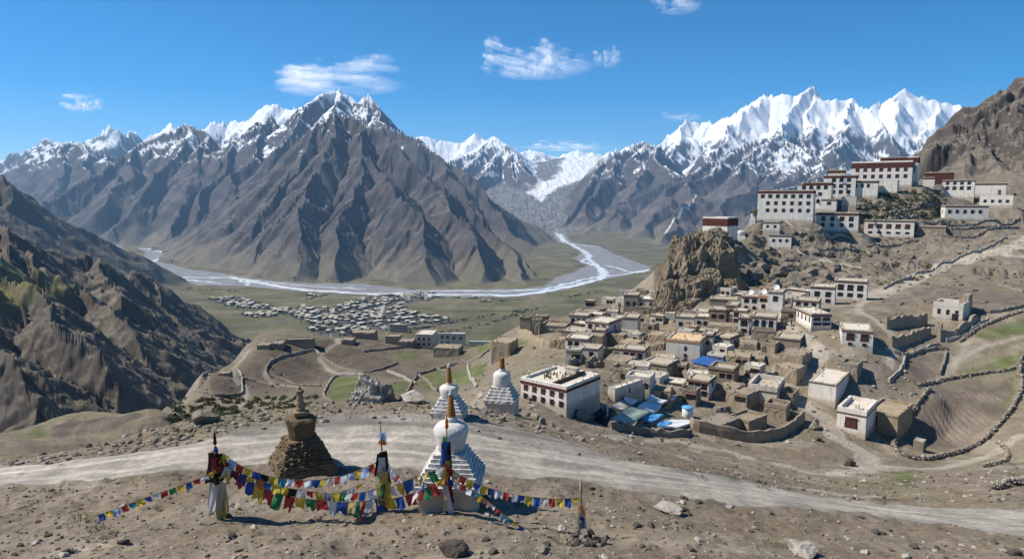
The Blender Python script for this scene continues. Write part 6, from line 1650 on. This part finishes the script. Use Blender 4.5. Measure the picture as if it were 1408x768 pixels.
def person(label, px, py, coat, rmin=100):
    P = hit(px, py, rmin); me = bpy.data.meshes.new('person')
    J = [(0, 0, .95), (0, 0, 1.2), (0, 0, 1.42), (0, 0, 1.52), (0, .01, 1.68), (-.1, 0, .9), (-.11, .03, .5), (-.12, -.02, .06), (-.12, -.16, .03), (.1, 0, .9), (.11, -.06, .5), (.12, .06, .06), (.12, -.08, .03), (-.2, 0, 1.38), (-.25, .02, 1.12), (-.24, -.08, .88), (.2, 0, 1.38), (.25, .02, 1.12), (.24, -.08, .88)]
    E_ = [(0, 1), (1, 2), (2, 3), (3, 4), (0, 5), (5, 6), (6, 7), (7, 8), (0, 9), (9, 10), (10, 11), (11, 12), (2, 13), (13, 14), (14, 15), (2, 16), (16, 17), (17, 18)]
    rad = [.15, .15, .15, .055, .11, .1, .07, .045, .04, .1, .07, .045, .04, .075, .05, .035, .075, .05, .035]
    me.from_pydata(J, E_, []); o = link('person', me, None, tuple(P), frg.uniform(0, 6))
    o.modifiers.new('skin', 'SKIN')
    for v, r_ in zip(me.skin_vertices[0].data, rad): v.radius = (r_, r_)
    me.skin_vertices[0].data[0].use_root = True
    sb = o.modifiers.new('sub', 'SUBSURF'); sb.levels = 1; sb.render_levels = 2
    me.materials.append(M[coat]); tag(o, label, 'person', None)
    b = MB(); b.rock((0, .01, 1.70), .125, 'frame', 3, 2, .1, 1.0); b.build('hair', o)
person('person in a dark coat standing alone in the village lane', 1088, 449, 'coat')
person('person in a maroon robe near the long white corner house', 1080, 440, 'coat2')
def tree(label, px, py, Y, hpx, wpx, m='treeleaf', n=420, name='tree', cat='tree', group=None, trunk=True, rmin=None):
    P = at(px, py, Y) if Y else hit(px, py, rmin or 0); u = P[1] / FPX; H = hpx * u; Wd = wpx * u / 2
    root = empty(name, tuple(P)); tag(root, label, cat, group)
    if trunk:
        b = MB(); b.tube([(0, 0, -.8), (.05 * Wd, 0, H * .4), (0, .05 * Wd, H * .8)], H * .035, 7, 'wood', r1=H * .012)
        for k in range(5): a = k * 1.3; b.tube([(0, 0, H * (.35 + .08 * k)), (Wd * .6 * math.cos(a), Wd * .6 * math.sin(a), H * (.55 + .08 * k))], H * .014, 5, 'wood', r1=H * .005)
        b.build('trunk', root)
    b = MB(); cl_ = [(frg.normal(0, .45, 3) * np.array([Wd, Wd, H * .24]) + np.array([0, 0, H * .62]), frg.uniform(.25, .5) * Wd) for _ in range(9)]
    for i in range(n):
        c, r = cl_[i % 9]; d = frg.normal(0, 1, 3); d /= np.linalg.norm(d); p = c + d * r * frg.uniform(.6, 1.1); s = Wd * frg.uniform(.07, .14)
        a1 = frg.normal(0, 1, 3); a1 /= np.linalg.norm(a1); a2 = np.cross(a1, d); a2 /= np.linalg.norm(a2) + 1e-6
        b.add([p - a1 * s, p + a2 * s * .5, p + a1 * s, p - a2 * s * .5], [(0, 1, 2, 3)], m)
    b.build('crown', root)
tree('bright green tree at the left end of the long monastery block', 1039, 306, 277, 22, 11, 'treeleaf', 520)
# shrubs
def bush_mesh(m, seed):
    rr = np.random.default_rng(seed); b = MB()
    for i in range(150):
        a = rr.uniform(0, 6.28); t = rr.random() ** .5; d = np.array([math.cos(a) * t, math.sin(a) * t, rr.uniform(.15, .75) * (1.1 - .6 * t)]); p = d * rr.uniform(.6, 1.0); s = rr.uniform(.08, .16)
        side = np.cross(d, [0, 0, 1]); side /= np.linalg.norm(side) + 1e-6; up = d / np.linalg.norm(d)
        b.add([p - side * s * .3, p + side * s * .3, p + up * s * 1.4 + side * s * .1], [(0, 1, 2)], m)
    return b.mesh('shrub')
BM = [bush_mesh('leaf', 1), bush_mesh('leaf', 2), bush_mesh('dryleaf', 3), bush_mesh('dryleaf', 4)]
def shrub(px, py, s, k, rmin=0, group='scrub tufts on the near slope', lab=None):
    P = hit(px, py, rmin); o = link('shrub', BM[k], None, (P[0], P[1], P[2] - .02), frg.uniform(0, 6)); o.scale = (s, s, s * .8)
    tag(o, lab or ('low green scrub tuft on the stony near slope' if k < 2 else 'dry brown scrub tuft on the stony near slope'), 'shrub', group)
for px, py, s, k in [(27,672,.4,2),(60,676,.42,0),(72,679,.5,0),(88,663,.3,2),(145,660,.3,0),(133,672,.3,2),(240,656,.5,0),(112,718,.85,2),(138,735,.7,0),(30,652,.3,2),(105,694,.35,2),(190,690,.35,0),(160,690,.3,2),(218,700,.3,2),(258,702,.35,0),(330,709,.3,0),(437,738,.35,0),(465,760,.35,0),(745,718,.3,0),(700,735,.25,2),(820,705,.25,2),(953,728,.5,0),(990,745,.35,2),(1060,748,.6,2),(965,770,.4,2),(1003,703,.35,0),(30,700,.3,0),(85,640,.3,0)]:
    shrub(px, py, s, k)
for px, py, s, k in [(178,598,.6,0),(193,592,.5,0),(103,617,.5,0),(112,613,.6,0),(250,575,.7,2),(265,580,.8,2),(245,596,.9,2),(222,600,.5,0),(930,614,.6,0),(990,618,.6,0),(945,650,.5,0),(965,658,.5,0),(1010,662,.6,0),(1050,672,.6,0),(1085,675,.5,0),(1145,663,.6,0),(1210,690,.5,0),(1230,688,.5,0),(1250,668,.8,0),(1222,665,.6,0),(1265,650,.6,0),(1320,680,.5,2),(1350,690,.5,2),(1395,655,.8,0),(1390,640,.9,0),(1195,655,.5,0),(715,578,.7,0),(770,600,.4,0)]:
    shrub(px, py, s, k, 42, 'scrub tufts along the tracks', 'green scrub tuft growing near the village tracks' if k < 2 else 'dry scrub tuft growing near the crest and tracks')
for px, py, P in scatter(46, (0, 665, 1408, 768), 0, off_road) + scatter(26, (0, 560, 420, 640), 40, lambda px, py, P: P[1] < 60 and off_road(px, py, P)):
    shrub(px, py, frg.uniform(.14, .34), int(frg.integers(0, 4)))
# thorny scrub covering the slope under the fields, and the groves of the valley with rows standing for dark banks (too many to count)
def scrub_mass(name, pts, smin, smax, m, seed, blades=34):
    rr = np.random.default_rng(seed); b = MB()
    for P in pts:
        S = rr.uniform(smin, smax)
        for i in range(blades):
            d = rr.normal(0, 1, 3); d[2] = abs(d[2]); d /= np.linalg.norm(d); p = np.array(P) + d * S * np.array([1, 1, .7]) * rr.uniform(.55, 1); s = S * rr.uniform(.25, .5)
            a1 = rr.normal(0, 1, 3); a1 /= np.linalg.norm(a1); a2 = np.cross(a1, d); a2 /= np.linalg.norm(a2) + 1e-6
            b.add([p - a1 * s, p + a2 * s * .6, p + a1 * s, p - a2 * s * .6], [(0, 1, 2, 3)], m)
    o = b.build(name); o['kind'] = 'stuff'
scrub_mass('scrub', [P for _, _, P in scatter(240, (235, 545, 440, 585), 100, lambda px, py, P: P[1] < 260)], .5, 1.3, 'leaf', 5, 26)
tp = []
for x, y in town_xy:
    for k in range(6 if frg.random() < .85 else 2):
        q = (x + frg.uniform(-16, 16), y + frg.uniform(-16, 16)); tp.append((q[0], q[1], zat(*q) + .5))
for pts, n in [([(255,396),(300,399),(345,404)], 14), ([(160,420),(200,424),(250,428)], 0), ([(560,455),(600,447),(640,440),(690,430)], 60), ([(520,452),(580,458),(640,452),(700,436),(720,428)], 60), ([(420,452),(450,455),(470,450)], 14), ([(700,430),(720,427),(745,424)], 16), ([(660,408),(690,414),(710,412)], 10), ([(790,408),(805,404),(830,400)], 10)]:  # tree rows added here stand in for dark terrace banks of the valley
    if not n: continue
    L3 = smooth_line([hit(p[0], p[1], 900) for p in pts], 8)
    for i in range(n):
        p = L3[int(frg.uniform(0, len(L3) - 1))]; q = (p[0] + frg.uniform(-14, 14), p[1] + frg.uniform(-8, 8)); tp.append((q[0], q[1], zat(*q) + .5))
scrub_mass('grove_and_bank_rows', tp, 3.0, 6.5, 'fartree', 6, 12)
scrub_mass('scrub', [P for _, _, P in scatter(260, (1176, 262, 1300, 302), 200, lambda px, py, P: P[1] < 345)], .6, 1.5, 'leaf', 7, 16)  # dark scrub added where the slope below the hall lies in shade
scrub_mass('scrub', [P for _, _, P in scatter(160, (1030, 325, 1280, 395), 180, lambda px, py, P: P[1] < 300)], .5, 1.2, 'dryleaf', 8, 16)

# ------------------------------------------------------------------ clouds: thin sheets of ice cloud lying high above
CM = bpy.data.materials.new('cloud_vapour'); CM.use_nodes = True
t = CM.node_tree; N = t.nodes; L = t.links; N.remove(N['Principled BSDF'])
ca = N.new('ShaderNodeAttribute'); ca.attribute_name = 'dens'
df = N.new('ShaderNodeBsdfDiffuse'); tl = N.new('ShaderNodeBsdfTranslucent'); ad = N.new('ShaderNodeMixShader'); tr = N.new('ShaderNodeBsdfTransparent'); mx = N.new('ShaderNodeMixShader')
for n_ in (df, tl): n_.inputs['Color'].default_value = (.95, .96, 1, 1)
ad.inputs[0].default_value = .75
L.new(df.outputs[0], ad.inputs[1]); L.new(tl.outputs[0], ad.inputs[2]); L.new(ca.outputs['Fac'], mx.inputs[0]); L.new(tr.outputs[0], mx.inputs[1]); L.new(ad.outputs[0], mx.inputs[2]); L.new(mx.outputs[0], N['Material Output'].inputs[0])
def cloud(label, px0, py0, px1, py1, alt, dens, seed, stretch=4.0, tilt=0.0, wisps=1.0):
    rr = np.random.default_rng(seed); nx, ny = 130, 70
    a, b_ = atz(px0, py1, alt), atz(px1, py1, alt); c, d = atz(px0, py0, alt), atz(px1, py0, alt)
    S, T = np.meshgrid(np.linspace(0, 1, nx), np.linspace(0, 1, ny))
    Pt = (a[None, None] * (1 - S[..., None]) + b_[None, None] * S[..., None]) * (1 - T[..., None]) + (c[None, None] * (1 - S[..., None]) + d[None, None] * S[..., None]) * T[..., None]
    asx = (px1 - px0) / (py1 - py0)
    o1, o2 = rr.uniform(0, 90, 2)
    u = S * asx + .35 * fbm(S * asx * 1.5 + o1, T * 1.5, 3); v = T + tilt * S
    f = fbm(u * 2.2 / stretch * 2 + o1, v * 2.6 + o2, 5, .58) * 1.1 + .5 * fbm(u * 1.2 + o2, v * 9 * wisps + .8 * u, 4)
    env = np.clip(1 - (2 * S - 1 + .25 * f) ** 2 - (2 * T - 1 - .3 * f) ** 2, 0, 1) ** .8
    st_ = fbm(u * .9 + o2, v * 16 * wisps + 1.2 * u, 4)
    dn = np.clip((env * 1.05 - .38 + f * .85 + .45 * st_ * (1 - env)), 0, 1) ** 1.5 * sstep(0, .35, env) * dens
    q = Pt.reshape(-1, 3) + np.array([0, 0, 1]) * (f.reshape(-1, 1) * 60)
    b = MB(); me = bpy.data.meshes.new('cloud'); ii = np.arange(nx * ny).reshape(ny, nx)
    me.from_pydata(q.tolist(), [], np.stack([ii[:-1, :-1], ii[:-1, 1:], ii[1:, 1:], ii[1:, :-1]], -1).reshape(-1, 4).tolist())
    at_ = me.attributes.new('dens', 'FLOAT', 'POINT'); at_.data.foreach_set('value', dn.astype(np.float32).ravel())
    me.polygons.foreach_set('use_smooth', np.ones(len(me.polygons), bool)); me.materials.append(CM)
    tag(link('cloud', me), label, 'cloud', None)
cloud('largest thin white cloud above the central peak', 350, 66, 585, 140, 3100, .95, 3, 4.5)
cloud('broken wispy cloud right of the largest one', 640, 52, 835, 116, 3300, .85, 8, 2.5, .5)
cloud('small bright puff of cloud over the left range', 74, 130, 152, 157, 2600, 1.0, 14, 1.5)
cloud('fine cloud streak just above the small puff', 70, 127, 140, 138, 2900, .7, 15, 8)
cloud('tiny wisp right of the broken wispy cloud', 812, 58, 862, 98, 3300, .5, 17, 1.2)
cloud('faint wisp at the top edge of the sky', 890, -16, 975, 26, 4200, .5, 19, 2)
cloud('low cloud streak behind the far central peaks', 690, 194, 860, 210, 1900, .9, 23, 8)
cloud('faint streak left of the snowy massif', 905, 154, 975, 168, 2500, .45, 27, 6)
# ------------------------------------------------------------------ haze
hz = MB(); hz.box((-15000, -300, -1300), (15000, 15500, 1750)); hm = bpy.data.materials.new('thin_blue_air'); hm.use_nodes = True
t = hm.node_tree
for n_ in list(t.nodes):
    if n_.type == 'BSDF_PRINCIPLED': t.nodes.remove(n_)
pv = t.nodes.new('ShaderNodeVolumePrincipled'); pv.inputs['Color'].default_value = (.38, .66, 1.0, 1); pv.inputs['Density'].default_value = 4.3e-5; pv.inputs['Anisotropy'].default_value = .2
t.links.new(pv.outputs[0], t.nodes['Material Output'].inputs['Volume'])
me = bpy.data.meshes.new('haze'); me.from_pydata(hz.v, [], hz.f); me.materials.append(hm)
ho = link('haze', me); tag(ho, kind='stuff')
